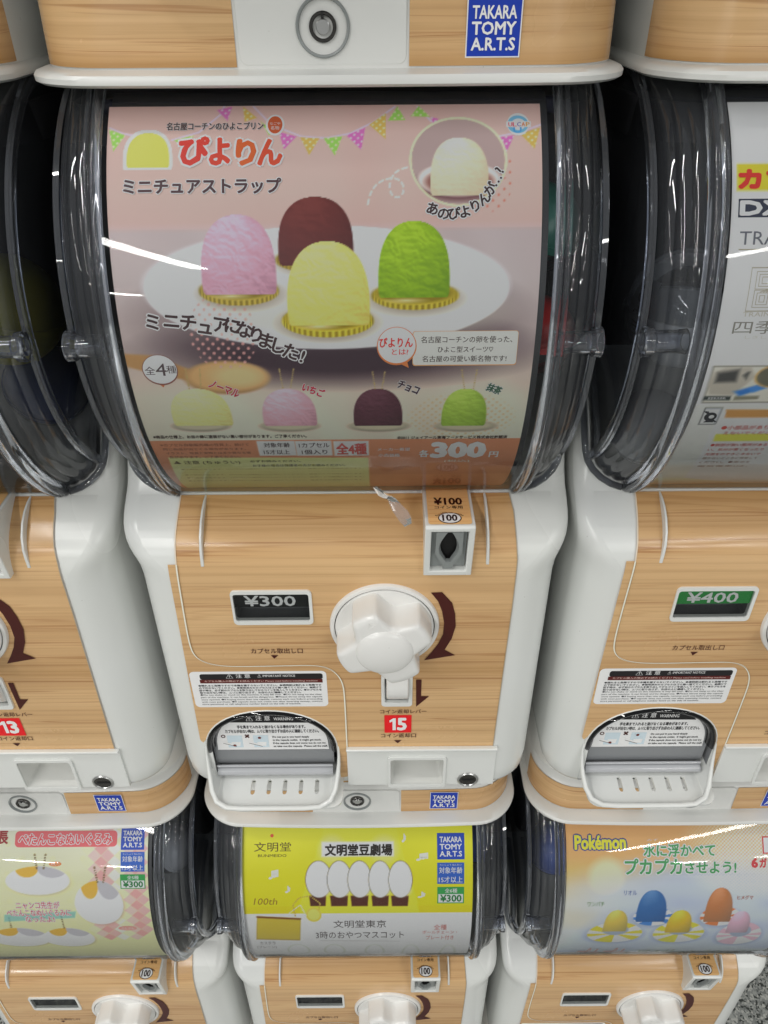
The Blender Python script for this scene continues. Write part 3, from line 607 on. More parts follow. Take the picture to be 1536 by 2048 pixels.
        pr4 = [(sg*x, r) for x, r in pr4]; rev(pr4+[pr4[0]], 'rim', 'side_flange', case, -54, 80, 90, ang=40)
        g = G(); pf_ = [(.1255, .0350, .3822), (.1330, .0362, .3845), (.1400, .0388, .3880), (.1455, .0420, .3925), (.1493, .0455, .3980), (.1512, .0490, .4050), (.1518, .0555, .4140), (.1518, .0640, .4245), (.1518, .0760, .4360), (.1515, .0930, .4455), (.1510, .12, .4500)]; sweep(g, [(sg*x, y, z) for x, y, z in pf_], .0024, 10); g.obj('lower_flange', 'rim', case, ang=70)
        ph = R_(4.5); ty, tz = DY-(DR-.0145)*math.cos(ph), DZ+(DR-.0145)*math.sin(ph)-.006; g = G(); n = 24
        for ra, rb in ((.0072, .0052),):
            rows = [[(sg*x, ty+r*math.cos(2*PI*k/n), tz+r*math.sin(2*PI*k/n)) for k in range(n)] for x, r in ((.1245, ra), (.1300, ra*.9), (.1420, ra*.88), (.1440, ra*1.15), (.1482, ra*1.2), (.1486, ra*1.1), (.1486, rb), (.1440, rb), (.1245, rb), (.1245, ra))]
            g.add(*grid(rows, True))
        g.obj('latch_tube', 'rim', case, ang=35)
    # bars along the upper and lower edge of the front sheet
    for a, rr_ in ((56.5, .0030), (-63, .0022)):
        g = G(); box_r = DR-.0005
        y, z = DY-box_r*math.cos(R_(a)), DZ+box_r*math.sin(R_(a)); sweep(g, [(-.118, y, z), (.118, y, z)], rr_, 10); g.obj('case_edge', 'rim' if a < 0 else 'navyclear', case)
    # dark inside
    g = G(); box(g, (-.1452, .15, .36), (.1452, .34, .622)); g.obj('dark_core', 'black', root)
    g = G(); g.add(*grid([[(x, DY-(DR-.0048)*math.cos(R_(a)), DZ+(DR-.0048)*math.sin(R_(a))) for x in np.linspace(-.113, .113, 5)] for a in np.linspace(-66, 54, 26)])); g.obj('poster_backing', 'dark', root)
    # roof of the unit, under the base above
    g = G(); secs = [(.600, section(.1480, .06, .03)), (.6215, section(.1485, .05, .035)), (.6225, section(.146, .055, .035))]; g.add(*loft(secs)); g.add([(x, y, .6225) for x, y in secs[-1][1]], [tuple(range(len(secs[-1][1])))]); g.obj('top_cover', 'black', root)
    g = G(); sweep(g, [(-.118, 0.038, .6225), (.118, .038, .6225)], .0045, 8); g.obj('top_rail', 'navyclear', root)
    return root
M['pane'] = clear('window_acrylic', (.9, .92, .92), 1.3, .03)
M['smoke'] = clear('smoked_acrylic', (.20, .20, .215), 1.6, .04, (.1, .1, .11))
M['barclear'] = mat('clear_bar', (.46, .47, .49), .12)
M['navyclear'] = mat('navy_tinted_acrylic', (.035, .04, .085), .1, 0, Transmission_Weight=.35, IOR=1.49)
proto = make_machine()
# ------------------------------------------------------------------ setting
def plain(name, V, F, m, **kw):
    o = obj(name, V, F, m)
    for k, v in kw.items(): o[k] = v
    return o
def terrazzo():
    m = mat('terrazzo', (.4, .4, .4), .35); b = m.node_tree.nodes['Principled BSDF']; tc = nd(m, 'ShaderNodeTexCoord'); v = nd(m, 'ShaderNodeTexVoronoi'); v.inputs['Scale'].default_value = 330
    lk(m, tc.outputs['Object'], v.inputs['Vector']); r = nd(m, 'ShaderNodeValToRGB'); r.color_ramp.interpolation = 'CONSTANT'; e = r.color_ramp.elements
    e[0].position = 0; e[0].color = (.27, .28, .265, 1); e[1].position = .8; e[1].color = (.05, .055, .05, 1)
    for p, c in ((.25, (.38, .39, .365, 1)), (.5, (.2, .21, .2, 1)), (.62, (.52, .52, .48, 1))):
        x = e.new(p); x.color = c
    sx = nd(m, 'ShaderNodeSeparateColor'); lk(m, v.outputs['Color'], sx.inputs[0]); lk(m, sx.outputs[0], r.inputs[0]); lk(m, r.outputs[0], b.inputs['Base Color']); return m
plain('floor', [(-12, -14, 0), (12, -14, 0), (12, 3, 0), (-12, 3, 0)], [(0, 1, 2, 3)], terrazzo(), kind='structure')
plain('back_wall', [(-6, .62, 0), (6, .62, 0), (6, .62, 2.9), (-6, .62, 2.9)], [(0, 1, 2, 3)], mat('wall_paint', (.25, .25, .25), .8), kind='structure')
# ------------------------------------------------------------------ the nine machines
ROWZ = {1: .717+.628, 0: .717, -1: .717-.640}
COLN = {-1: 'left', 0: 'middle', 1: 'right'}
LBL = {
 (-1, 1): 'capsule machine showing just its base corner, above the one with sticker 13',
 (0, 1): 'capsule machine whose wide wooden base with large key lock and blue badge tops the photo',
 (1, 1): 'capsule machine whose plain wooden base end shows above the white train poster',
 (-1, 0): 'capsule machine with red 13 sticker and greenish toy in its dark drum',
 (0, 0): 'capsule machine with red 15 sticker and pink pudding poster over a white dial',
 (1, 0): 'capsule machine with green 400 yen price card and white train poster',
 (-1, -1): 'low capsule machine with pale yellow cushion poster and red banner',
 (0, -1): 'low capsule machine with bright yellow and white sponge cake poster',
 (1, -1): 'low capsule machine with orange and blue swim ring poster',
}
def dup(o, par=None):
    c = o.copy(); COL.objects.link(c); c.parent = par
    for ch in kids.get(o.name, []): dup(ch, c)
    return c
kids = {}
for o in bpy.data.objects:
    if o.parent: kids.setdefault(o.parent.name, []).append(o)
MACH = {}
order = [(0, 0), (-1, 0), (1, 0), (0, 1), (-1, 1), (1, 1), (-1, -1), (0, -1), (1, -1)]
for k, (c, r) in enumerate(order):
    o = proto if k == 0 else dup(proto)
    o.location = (c*.32, [.0, .0, .0][c+1], ROWZ[r]); o['label'] = LBL[(c, r)]; o['category'] = 'capsule machine'; o['group'] = 'stacked wood trimmed capsule machines'
    MACH[(c, r)] = o
def price_card(mc, bgc, txt):
    s = Sheet(flat(.0002)); p0, p1 = (-0.0834,0.3031), (-0.0266,0.3155)
    s.poly([[p0, (p1[0], p0[1]), p1, (p0[0], p1[1])]], bgc, 0); h = p1[1]-p0[1]
    s.text(txt, (p0[0]+.009, p0[1]+h*.10), (p1[0]-.011, p1[1]-h*.12), 'e8ece8', 2, .022); s.build('price_card', mc)
price_card(MACH[(0, 0)], '141617', '¥300'); price_card(MACH[(1, 0)], '2b7a3c', '¥400')
def sticker(mc, t):
    s = Sheet(flat(-.0012)); p0, p1 = (0.026,0.1629), (0.0482,0.1847)
    s.poly([[p0, (p1[0], p0[1]), p1, (p0[0], p1[1])]], 'c9161c', 0); h = p1[1]-p0[1]
    w = p1[0]-p0[0]; X = lambda u, v: (p0[0]+w*u, p0[1]+h*v)
    s.poly([[X(.30, .16), X(.42, .16), X(.42, .84), X(.33, .84), X(.19, .72), X(.19, .60), X(.30, .66)]], 'f0eef0', 2)
    s.text(t[1], X(.50, .17), X(.80, .83), 'f0eef0', 2, .045); s.build('number_sticker', mc)
sticker(MACH[(-1, 0)], '13'); sticker(MACH[(0, 0)], '15')
# stands under the three columns
for c in (-1, 0, 1):
    g = G(); box(g, (c*.32-.14, .03, .001), (c*.32+.14, .35, .0825)); o = g.obj('machine_stand', 'cream', bevel=.003); o['category'] = 'stand'; o['label'] = 'plain white plinth on the floor under the %s column of machines' % COLN[c]; o['group'] = 'plinths under the machines'
# ------------------------------------------------------------------ printed cards inside the clear drums
rng = np.random.default_rng(7)
def vnoise(U, V, f, seed=0):
    g = np.random.default_rng(seed).random((64, 64)); x, y = U*f, V*f; i, j = np.floor(x).astype(int), np.floor(y).astype(int); a, b = x-i, y-j
    a, b = a*a*(3-2*a), b*b*(3-2*b); G_ = lambda p, q: g[p % 64, q % 64]
    return (G_(i, j)*(1-a)+G_(i+1, j)*a)*(1-b)+(G_(i, j+1)*(1-a)+G_(i+1, j+1)*a)*b
def rgb(h): h = h.lstrip('#'); return np.array([int(h[i:i+2], 16)/255 for i in (0, 2, 4)])
class Raster:
    def __init__(s, x0, x1, s0, s1, d):
        s.nx, s.ny = int((x1-x0)/d)+1, int((s1-s0)/d)+1; s.xs, s.ss = np.linspace(x0, x1, s.nx), np.linspace(s0, s1, s.ny)
        s.X, s.S = np.meshgrid(s.xs, s.ss); s.I = np.zeros((s.ny, s.nx, 3)); s.d = d
    def grad(s, stops):
        st = sorted(stops, key=lambda q: q[0]); zs = [q[0] for q in st]; cs = np.array([rgb(q[1]) for q in st])
        for k in range(3): s.I[..., k] = np.interp(s.S, zs, cs[:, k])
    def put(s, m, c):
        c = rgb(c) if isinstance(c, str) else c; m = np.clip(m, 0, 1)[..., None]; s.I = s.I*(1-m)+c*m
    def mell(s, p0, p1, soft=1.):
        cx, cz, rx, rz = (p0[0]+p1[0])/2, (p0[1]+p1[1])/2, abs(p1[0]-p0[0])/2, abs(p1[1]-p0[1])/2
        q = np.sqrt(((s.X-cx)/rx)**2+((s.S-cz)/rz)**2); return np.clip((1-q)*min(rx, rz)/(s.d*soft)+.5, 0, 1)
    def ell(s, p0, p1, c, soft=1., al=1.): s.put(s.mell(p0, p1, soft)*al, c)
    def mpoly(s, P, soft=1.):   # convex, any winding
        A = sum(P[i][0]*P[(i+1) % len(P)][1]-P[(i+1) % len(P)][0]*P[i][1] for i in range(len(P))); sg = 1 if A > 0 else -1; m = np.full(s.X.shape, 9.)
        for i in range(len(P)):
            (ax, az), (bx, bz) = P[i], P[(i+1) % len(P)]; L = math.hypot(bx-ax, bz-az)+1e-9
            m = np.minimum(m, sg*((bx-ax)*(s.S-az)-(bz-az)*(s.X-ax))/L)
        return np.clip(m/(s.d*soft)+.5, 0, 1)
    def poly(s, P, c, soft=1., al=1.): s.put(s.mpoly(P, soft)*al, c)
    def box(s, p0, p1, c, soft=1., al=1.): s.poly([p0, (p1[0], p0[1]), p1, (p0[0], p1[1])], c, soft, al)
    def dots(s, m, pitch, r, c, al=1.):
        u, v = s.X/pitch, s.S/pitch; a = np.hypot((u % 1)-.5, (v % 1)-.5); u2, v2 = u+.5, v+.5; b = np.hypot((u2 % 1)-.5, (v2 % 1)-.5)
        s.put(np.clip((r-np.minimum(a, b)*pitch)/s.d+.5, 0, 1)*m*al, c)
    def stroke(s, P, w, c, soft=1., al=1., dash=None):
        m = np.full(s.X.shape, 9.); acc = 0; keep = np.ones(s.X.shape)
        for (ax, az), (bx, bz) in zip(P[:-1], P[1:]):
            L = math.hypot(bx-ax, bz-az)+1e-9; t = np.clip(((s.X-ax)*(bx-ax)+(s.S-az)*(bz-az))/L**2, 0, 1); d = np.hypot(s.X-ax-t*(bx-ax), s.S-az-t*(bz-az))
            if dash: k = ((acc+t*L) % dash) < dash*.62; d = np.where(k, d, 9.)
            m = np.minimum(m, d); acc += L
        s.put(np.clip((w/2-m)/(s.d*soft)+.5, 0, 1)*al, c)
    def dome(s, p0, p1, c, lo, seed, hi='ffffff', tex=1., al=1.):
        # a plain domed pudding, as a printed photograph shows it
        x0, x1 = sorted((p0[0], p1[0])); z0, z1 = sorted((p0[1], p1[1])); u = (s.X-(x0+x1)/2)/((x1-x0)/2); v = (s.S-z0)/(z1-z0)
        f = np.clip(1-np.clip((v-.22)/.78, 0, 1)**2.5, 0, 1)**.44; f = f*np.where(v < .12, .93+.07*np.sqrt(np.clip(1-((.12-v)/.12)**2, 0, 1)), 1)
        m = np.clip((f-np.abs(u))*(x1-x0)/2/s.d+.5, 0, 1)*(v > -.005)*(v < 1.0)
        a = np.clip(u/np.maximum(f, .05), -1, 1); ny = np.clip((v-.15)/.85, -.3, 1)*1.0; nz = np.sqrt(np.clip(1-a*a*.9-.3*np.clip(ny, 0, 1)**2, 0.02, 1))
        W_ = (x1-x0); n = vnoise(s.X/W_+3, s.S/W_*1.2, 8, seed)*.5+vnoise(s.X/W_+.3*vnoise(s.X/W_, s.S/W_, 6, seed+3), s.S/W_*1.4, 16, seed+1)*.35+vnoise(s.X/W_, s.S/W_*1.2, 34, seed+2)*.12
        gz, gx = np.gradient(n, s.d/W_*14, s.d/W_*14); sh = .50+.36*ny+.22*nz-.10*a-tex*.5*np.clip(gz*.6+gx*.3, -.25, .3)
        sh = np.clip(sh, 0, 1.15); C = rgb(lo)*(1-np.clip(sh, 0, 1))[..., None]+rgb(c)*np.clip(sh, 0, 1)[..., None]; w = np.clip((sh-.88)*1.0, 0, .30)[..., None]; C = C*(1-w)+rgb(hi)*w
        mm = (m*al)[..., None]; s.I = s.I*(1-mm)+C*mm
    def doily(s, p0, p1, a, b, ribs=44):
        # crimped gold foil under a pudding
        cx, rx = (p0[0]+p1[0])/2, abs(p1[0]-p0[0])/2; zb, zt = min(p0[1], p1[1]), max(p0[1], p1[1]); h = zt-zb
        s.ell((cx-rx*1.06, zb-h*.16), (cx+rx*1.06, zt), '8f7f6c', 6, .6)
        m = s.mell(p0, p1); t = (s.X-cx)/rx; rib = .5+.5*np.sin(np.arcsin(np.clip(t, -1, 1))*ribs); C = rgb(a)*(1-rib[..., None])+rgb(b)*rib[..., None]; s.put(m, C)
        s.ell((cx-rx*.93, zb+h*.18), (cx+rx*.93, zt-h*.02), a); s.ell((cx-rx*.90, zb+h*.24), (cx+rx*.9, zt-h*.04), b, 3); s.ell((cx-rx*.5, zb+h*.28), (cx+rx*.1, zb+h*.4), 'f6ecc0', 3, .7)
    def build(s, name, parent, r0=DR-.0035):
        X, S = s.X.ravel(), s.S.ravel(); A = S/DR; V = np.stack([X, DY-r0*np.cos(A), DZ+r0*np.sin(A)], 1)
        i = np.arange(s.ny-1)[:, None]*s.nx+np.arange(s.nx-1)[None]; F = np.stack([i, i+1, i+1+s.nx, i+s.nx], -1).reshape(-1, 4)
        me = bpy.data.meshes.new(name); me.vertices.add(len(V)); me.vertices.foreach_set('co', V.astype(np.float32).ravel())
        me.loops.add(F.size); me.loops.foreach_set('vertex_index', F.ravel().astype(np.int32)); me.polygons.add(len(F)); me.polygons.foreach_set('loop_start', np.arange(0, F.size, 4, dtype=np.int32)); me.polygons.foreach_set('use_smooth', np.ones(len(F), dtype=bool))
        c = np.clip(s.I.reshape(-1, 3), 0, 1); c = np.where(c <= .04045, c/12.92, ((c+.055)/1.055)**2.4); c = np.minimum(c/KPRINT, .86)
        a = me.color_attributes.new('Col', 'FLOAT_COLOR', 'POINT'); a.data.foreach_set('color', np.concatenate([c, np.ones((len(c), 1))], 1).astype(np.float32).ravel())
        me.update(); me.validate(); me.materials.append(M['print']); return link(bpy.data.objects.new(name, me), parent)
def dsheet(): return Sheet(drum, .004)
def logo3(s, p0, p1, top='TAKARA'):
    s.poly([[p0, (p1[0], p0[1]), p1, (p0[0], p1[1])]], '1d3f9c', 1.2); w, h = p1[0]-p0[0], p1[1]-p0[1]
    for i, t in enumerate((top, 'TOMY', 'A.R.T.S')): s.text(t, (p0[0]+w*.10, p0[1]+h*(.66-.27*i)), (p1[0]-w*.10, p0[1]+h*(.86-.27*i)), 'e3e8f0', 2.5, .03)
def age(s, p0, p1):
    s.poly([[p0, (p1[0], p0[1]), p1, (p0[0], p1[1])]], '2c55a6', 1.2); w, h = p1[0]-p0[0], p1[1]-p0[1]
    s.text('対象年齢', (p0[0]+w*.07, p0[1]+h*.50), (p1[0]-w*.07, p0[1]+h*.80), 'e6eaf2', 2.5, .02); s.text('たいしょう ねんれい', (p0[0]+w*.1, p0[1]+h*.86), (p1[0]-w*.1, p0[1]+h*.94), 'e6eaf2', 2.5); s.text('15才以上', (p0[0]+w*.06, p0[1]+h*.06), (p1[0]-w*.06, p0[1]+h*.36), 'e6eaf2', 2.5, .02)
def price(s, p0, p1, kinds):
    s.poly([[p0, (p1[0], p0[1]), p1, (p0[0], p1[1])]], '2f8a45', 1.2); w, h = p1[0]-p0[0], p1[1]-p0[1]
    s.poly([[(p0[0]+w*.04, p0[1]+h*.06), (p1[0]-w*.04, p0[1]+h*.06), (p1[0]-w*.04, p0[1]+h*.58), (p0[0]+w*.04, p0[1]+h*.58)]], 'dfe9df', 1.6)
    s.text(kinds, (p0[0]+w*.28, p0[1]+h*.66), (p1[0]-w*.26, p0[1]+h*.92), 'e6f0e6', 2.5, .02); s.text('¥300', (p0[0]+w*.12, p0[1]+h*.12), (p1[0]-w*.10, p0[1]+h*.54), '1c6a34', 2.5, .03)

# ---- the pudding poster
def pudding_poster():
    r = Raster(-.1136, .1093, -.170, .1376, .00058)
    r.grad([(.1376, 'c9a39c'), ((-0.0016,0.0888)[1], 'd0a9a0'), ((-0.0019,0.0741)[1], 'c9a59d'), ((-0.002,0.0687)[1], 'b9abab'), ((-0.0026,0.0448)[1], 'b8adac'), ((-0.0041,0.0082)[1], 'ac9e9b'), ((-0.0046,-0.002)[1], 'bbaca2'), ((-0.0057,-0.0226)[1], 'd2c3b0'), ((-0.008,-0.0575)[1], 'd8c8b4')])
    r.put(.10*vnoise(r.X, r.S*.02, 55, 3), 'b07f78'); r.put(.16*vnoise(r.X+r.S*.5, r.S*.05, 70, 5)*(r.S < (-0.0019,0.0704)[1]), '8d7a78')
    # garland
    for pts in ([(-0.1125,0.1247), (-0.1059,0.1215), (-0.0987,0.1198)], [(-0.0803,0.1175), (-0.0665,0.1218), (-0.0559,0.1321), (-0.054,0.1375)], [(-0.0389,0.1371), (-0.0296,0.126), (-0.0142,0.1191), (-0.0015,0.1179), (0.0112,0.1205), (0.0227,0.1267), (0.0343,0.1364)], [(0.0458,0.1363), (0.0526,0.1276), (0.0622,0.1223)], [(0.0875,0.1182), (0.0978,0.1204), (0.1094,0.1248)]):
        r.stroke(pts, .0009, 'e6b3d0')
    for a, b, c, col in (((-0.1129,0.1239), (-0.1044,0.1204), (-0.1102,0.1115), '8cbf55'), ((-0.0578,0.1351), (-0.0499,0.1372), (-0.0521,0.1285), 'd96aa8'), ((-0.0443,0.1371), (-0.0369,0.1301), (-0.0432,0.1278), 'eda552'), ((-0.0692,0.1201), (-0.0791,0.1174), (-0.0726,0.112), '8cbf55'), ((-0.0255,0.1217), (-0.0163,0.1191), (-0.0228,0.1118), 'd765a8'), ((-0.0145,0.1185), (-0.0046,0.1179), (-0.0099,0.1085), 'eda552'),
                         ((-0.0025,0.1179), (0.0071,0.1189), (0.0033,0.1082), '8cbf55'), ((0.0092,0.1194), (0.0189,0.1238), (0.0168,0.1112), 'd765a8'), ((0.0209,0.1255), (0.0296,0.1325), (0.0293,0.1171), 'eda552'), ((0.0306,0.1278), (0.0356,0.1364), (0.0396,0.128), '8cbf55'), ((0.0424,0.1303), (0.0466,0.1366), (0.0524,0.1299), '8cbf55'), ((0.0526,0.1299), (0.0567,0.1287), (0.0543,0.1252), 'd765a8'), ((0.0878,0.1177), (0.0954,0.1187), (0.0909,0.1088), 'd765a8'), ((0.0985,0.1195), (0.1088,0.1231), (0.1056,0.111), 'eda552'), ((-0.0348,0.1278), (-0.0288,0.1226), (-0.0305,0.1198), '8cbf55')):
        m = r.mpoly([a, b, c]); r.put(m, col); r.dots(m, .0038, .00055, 'f0e0c8', .8)
    # plate with puddings
    r.ell((-0.0948,0.0553), (0.094,-0.0058), '6c5a5c', 22, .75); r.ell((-0.0852,0.0251), (0.0919,-0.0129), '36262f', 24, .95)
    r.ell((-0.0972,0.0719), (0.0929,0.0074), 'e4e7ec', 1.5); r.ell((-0.0957,0.0709), (0.0908,0.0102), 'dfe2e6', 6); r.ell((-0.0912,0.0694), (0.0855,0.0173), 'ccd0d6', 10); r.ell((-0.0837,0.0674), (0.0787,0.0217), 'd4d5d4', 14); r.put(.6*r.mell((-0.0622,0.0452), (0.0847,0.0102), 14), 'd8d3c2')
    r.put(.30*r.mell((-0.0683,0.0352), (0.0256,0.0107), 26), 'a9a49c'); r.put(.25*r.mell((0.0207,0.0446), (0.0787,0.0211), 26), 'a9a8a4'); r.ell((-0.0622,0.0452), (-0.0161,0.0333), '9c98a0', 18, .35)
    # spoon
    r.poly([(-0.1172,0.0057), (-0.099,0.0044), (-0.0684,-0.009), (-0.0719,-0.0137), (-0.101,-0.0063), (-0.1185,-0.001)], 'a97f4e', 3); r.ell((-0.0834,0.0008), (-0.0365,-0.0206), 'a07a50', 3); r.ell((-0.0813,0.0002), (-0.0374,-0.0183), 'c39a66', 4); r.ell((-0.0675,-0.0023), (-0.0393,-0.0156), 'd3b07d', 10)
    r.dots(r.mell((-0.0771,0.0378), (-0.0404,-0.0047), 1), .0054, .00085, 'd79a92', .85); r.dots(r.mell((0.0697,0.1167), (0.0948,0.0783), 1)*(r.mell((0.0406,0.1312), (0.0922,0.0812)) < .1), .0058, .0007, 'c9705c', .8)
    r.doily((-0.0283,0.0609), (0.0135,0.0484), 'a88f2a', '7e6a22'); r.dome((-0.0266,0.0524), (0.0123,0.0867), '6a2c28', '2c1214', 21, '8a5048', .4)
    r.doily((-0.0693,0.0465), (-0.0272,0.0316), 'c0aa48', '7f6c20'); r.dome((-0.0672,0.0378), (-0.0282,0.078), 'd9a8bb', '8c5a6c', 11, 'ead0da')
    r.doily((0.0212,0.0434), (0.0673,0.0286), 'c8b43c', '857216'); r.dome((0.025,0.0353), (0.0623,0.0741), '93b61d', '41660c', 31, 'bcd455')
    r.doily((-0.0267,0.0319), (0.0224,0.014), 'd0bc3c', '8a7618'); r.dome((-0.0232,0.0206), (0.0204,0.0642), 'e6d878', 'a8983c', 41, 'f6eeb4')
    # small round picture
    r.ell((0.0414,0.1297), (0.0915,0.0812), 'efe0a8'); q = r.mell((0.0424,0.1285), (0.0904,0.0822)); I0 = r.I.copy(); r.put(q, 'a8918e'); r.ell((0.0454,0.1011), (0.0884,0.0844), '5a3034', 6, .9); r.ell((0.0456,0.1042), (0.0879,0.0862), 'd9cfc8', 2); r.ell((0.0492,0.1011), (0.0846,0.0867), '8a5a52', 3)
    r.dome((0.0521,0.0869), (0.0819,0.1177), 'ded2b8', 'a08b68', 51, 'f0e8d6', .5); q = q[..., None]; r.I = I0*(1-q)+r.I*q
    w = [(0.0199,0.0827), (0.0217,0.0897), (0.0263,0.0946), (0.0339,0.0966), (0.0385,0.093), (0.0379,0.0865), (0.0338,0.0858), (0.0308,0.0896), (0.0319,0.0961), (0.0352,0.1001), (0.0411,0.1019)]
    P_ = [np.array(p) for p in w]
    for _ in range(3):
        Q = [P_[0]]
        for a, c in zip(P_[:-1], P_[1:]): Q += [a*.75+c*.25, a*.25+c*.75]
        P_ = Q+[P_[-1]]
    r.stroke([tuple(p) for p in P_], .0009, 'efe2d0', dash=.0042)
    # the plain yellow pudding beside the title, cut out with a white edge
    r.dome((-0.1052,0.1013), (-0.08,0.1236), 'e8e4e4', 'e8e4e4', 1, 'e8e4e4', 0); r.dome((-0.1034,0.1025), (-0.0815,0.1216), 'e8da5c', 'e2d250', 2, 'ecdf68', .1)
    r.dots(r.mell((0.0421,-0.0213), (0.1027,-0.0575), 6), .0046, .0008, 'd9a97c', .8)
    # four small puddings
    for k, (bx, c, lo, hi) in enumerate(((400, 'e0da96', '9a9450', 'f2eec0'), (577, 'd8acb8', '8c5c68', 'ecd2da'), (757, '5c3440', '281218', '7c5460'), (931, 'a2c04c', '4c6c18', 'c8dc84'))):
        x0, x1 = bx-50, bx+50
        r.ell([(-0.0967,-0.04), (-0.0452,-0.0406), (0.0068,-0.0412), (0.0573,-0.0417)][k], [(-0.0634,-0.0496), (-0.011,-0.0502), (0.0421,-0.0508), (0.0936,-0.0514)][k], '8f8776', 2); r.ell([(-0.0958,-0.04), (-0.0443,-0.0406), (0.0076,-0.0412), (0.0582,-0.0417)][k], [(-0.064,-0.0478), (-0.0118,-0.0484), (0.0412,-0.049), (0.0925,-0.0496)][k], 'b5ad94', 3)
        r.dome([(-0.0953,-0.0441), (-0.0428,-0.0447), (0.0098,-0.0453), (0.0608,-0.0458)][k], [(-0.0607,-0.0167), (-0.0116,-0.0172), (0.0381,-0.0176), (0.0868,-0.0181)][k], c, lo, 60+k, hi, .8)
        for q0, q1 in ([((-0.0819,-0.004), (-0.0818,-0.0165)), ((-0.074,-0.0041), (-0.0752,-0.0166))], [((-0.0302,-0.0044), (-0.0292,-0.017)), ((-0.0223,-0.0045), (-0.025,-0.0171))], [((0.0213,-0.0067), (0.0225,-0.0175)), ((0.0281,-0.0068), (0.0264,-0.0175))], [((0.0707,-0.0059), (0.0728,-0.018)), ((0.079,-0.006), (0.0779,-0.018))])[k]: r.stroke([q0, q1], .0008, 'a8935c', dash=.0013)
    # lower bands
    r.box((-0.1422,-0.0563), (0.142,-0.245), 'bb7d5c') if False else r.put((r.S < (-0.008,-0.0575)[1])*1., 'ba7b5a')
    r.put((r.S < (-0.0114,-0.1043)[1])*.35, 'c99064')
    for a, b in (((-0.0496,-0.0744), (-0.0269,-0.0587)), ((-0.0265,-0.0748), (-0.0045,-0.059)), ((-0.0033,-0.0751), (0.018,-0.0593))): r.box(a, b, 'ddd4d2')
    r.poly([(-0.1067,-0.0759), (0.0176,-0.0779), (0.017,-0.2979), (-0.1208,-0.2881)], 'd8cb83')
    o = r.build('poster', MACH[(0, 0)])
    s = dsheet(); dk = '45302f'
    s.text('名古屋コーチンのひよこプリン', (-0.0831,0.1228), (-0.0335,0.1272), dk, 4, .035, .055, 'efe6e6')
    s.poly([ell((-0.0323,0.1318), (-0.0226,0.1194))], 'efe8e6', 2); s.poly([ell((-0.0312,0.1307), (-0.0237,0.1206))], 'b0502c', 3); s.text('なごや', (-0.0301,0.1254), (-0.0248,0.1271), 'e8d8cc', 4); s.text('名物', (-0.0296,0.1226), (-0.0253,0.1248), 'e8d8cc', 4)
    for t, a, b, c in (('ぴ', (-0.0758,0.1039), (-0.0615,0.1184), 'c23a30'), ('よ', (-0.0606,0.1037), (-0.0508,0.1178), 'c8402e'), ('り', (-0.0467,0.1036), (-0.0376,0.1168), 'cf5a2c'), ('ん', (-0.0358,0.1035), (-0.0241,0.117), 'd0482e')): s.text(t, a, b, c, 4, .05, .075, 'f0e8e6')
    s.text('ミニチュアストラップ', (-0.1049,0.0886), (-0.0244,0.0963), '4a3438', 4, .035, .06, 'f0e8e8')
    for i, (ch, p) in enumerate(zip('あのぴよりんが…?', ((0.0531,0.08), (0.0587,0.0775), (0.0643,0.0775), (0.0696,0.0784), (0.075,0.0813), (0.0795,0.085), (0.0826,0.0897), (0.0851,0.0947), (0.0872,0.0997)))):
        s.char(ch, p, .0068, '3a2a2c', 4, .03, .085, 'f2ead0', rot=(-14, -5, 3, 12, 24, 36, 48, 58, 66)[i])
    for i, (ch, p, q) in enumerate(zip('ミニチュアになりました!', ((-0.0998,0.0193), (-0.0896,0.0198), (-0.0807,0.0189), (-0.072,0.0164), (-0.0633,0.0174), (-0.0573,0.0169), (-0.0514,0.0146), (-0.045,0.0118), (-0.0399,0.0084), (-0.0334,0.0053), (-0.0272,0.0021), (-0.0209,-0.0006)), (1,)*12)):
        s.char(ch, (p[0]+.0042, p[1]+.004), .0098, '3c2a2c', 4, .03, .075, 'efe6d2', rot=-4-i*1.6)
    s.poly([ell((-0.1057,0.005), (-0.0861,-0.0139))], '7a4a40', 3); s.poly([[(-0.0993,-0.0119), (-0.0938,-0.0119), (-0.0959,-0.0154)]], 'b0643c', 3); s.poly([ell((-0.1052,0.0047), (-0.0865,-0.0129))], 'e9e6e8', 3.5)
    s.text('全', (-0.1042,-0.0071), (-0.0986,-0.0021), '46383a', 4, .01); s.text('4', (-0.0983,-0.0078), (-0.0923,-0.0003), '46383a', 4, .0); s.text('種', (-0.0922,-0.0063), (-0.0867,-0.0016), '46383a', 4, .01)
    for t, p, c, ro in (('ノーマル', (-0.0708,-0.0153), 'a83038', -26), ('いちご', (-0.0189,-0.0178), 'b02038', -24), ('チョコ', (0.0345,-0.0163), '3c2430', -24), ('抹茶', (0.0846,-0.0187), '3c5a48', -24)): s.text(t, p, (p[0]+(.0170 if len(t) == 4 else .0125 if len(t) == 3 else .0085), p[1]+.0052), c, 4, .05, .06, 'efe6e0', rot=ro)
    s.poly([ell((0.0238,0.0197), (0.0454,-0.0024))], 'c0703c', 3); s.poly([[(0.035,-0.0008), (0.0404,-0.0003), (0.0413,-0.0042)]], 'c0703c', 3); s.poly([ell((0.0243,0.0194), (0.0448,-0.0012))], 'ece8ea', 3.5); s.text('ぴよりん', (0.0253,0.0082), (0.0432,0.0136), 'c2322c', 4, .03); s.text('とは?', (0.032,0.0039), (0.0409,0.0072), 'c2322c', 4, .02)
    s.poly([rr((0.0432,-0.003), (0.1002,0.0172), .0015)], 'c98f5a', 2.5); s.poly([rr((0.0435,-0.0024), (0.1,0.017), .0015)], 'e6e2bc', 3)
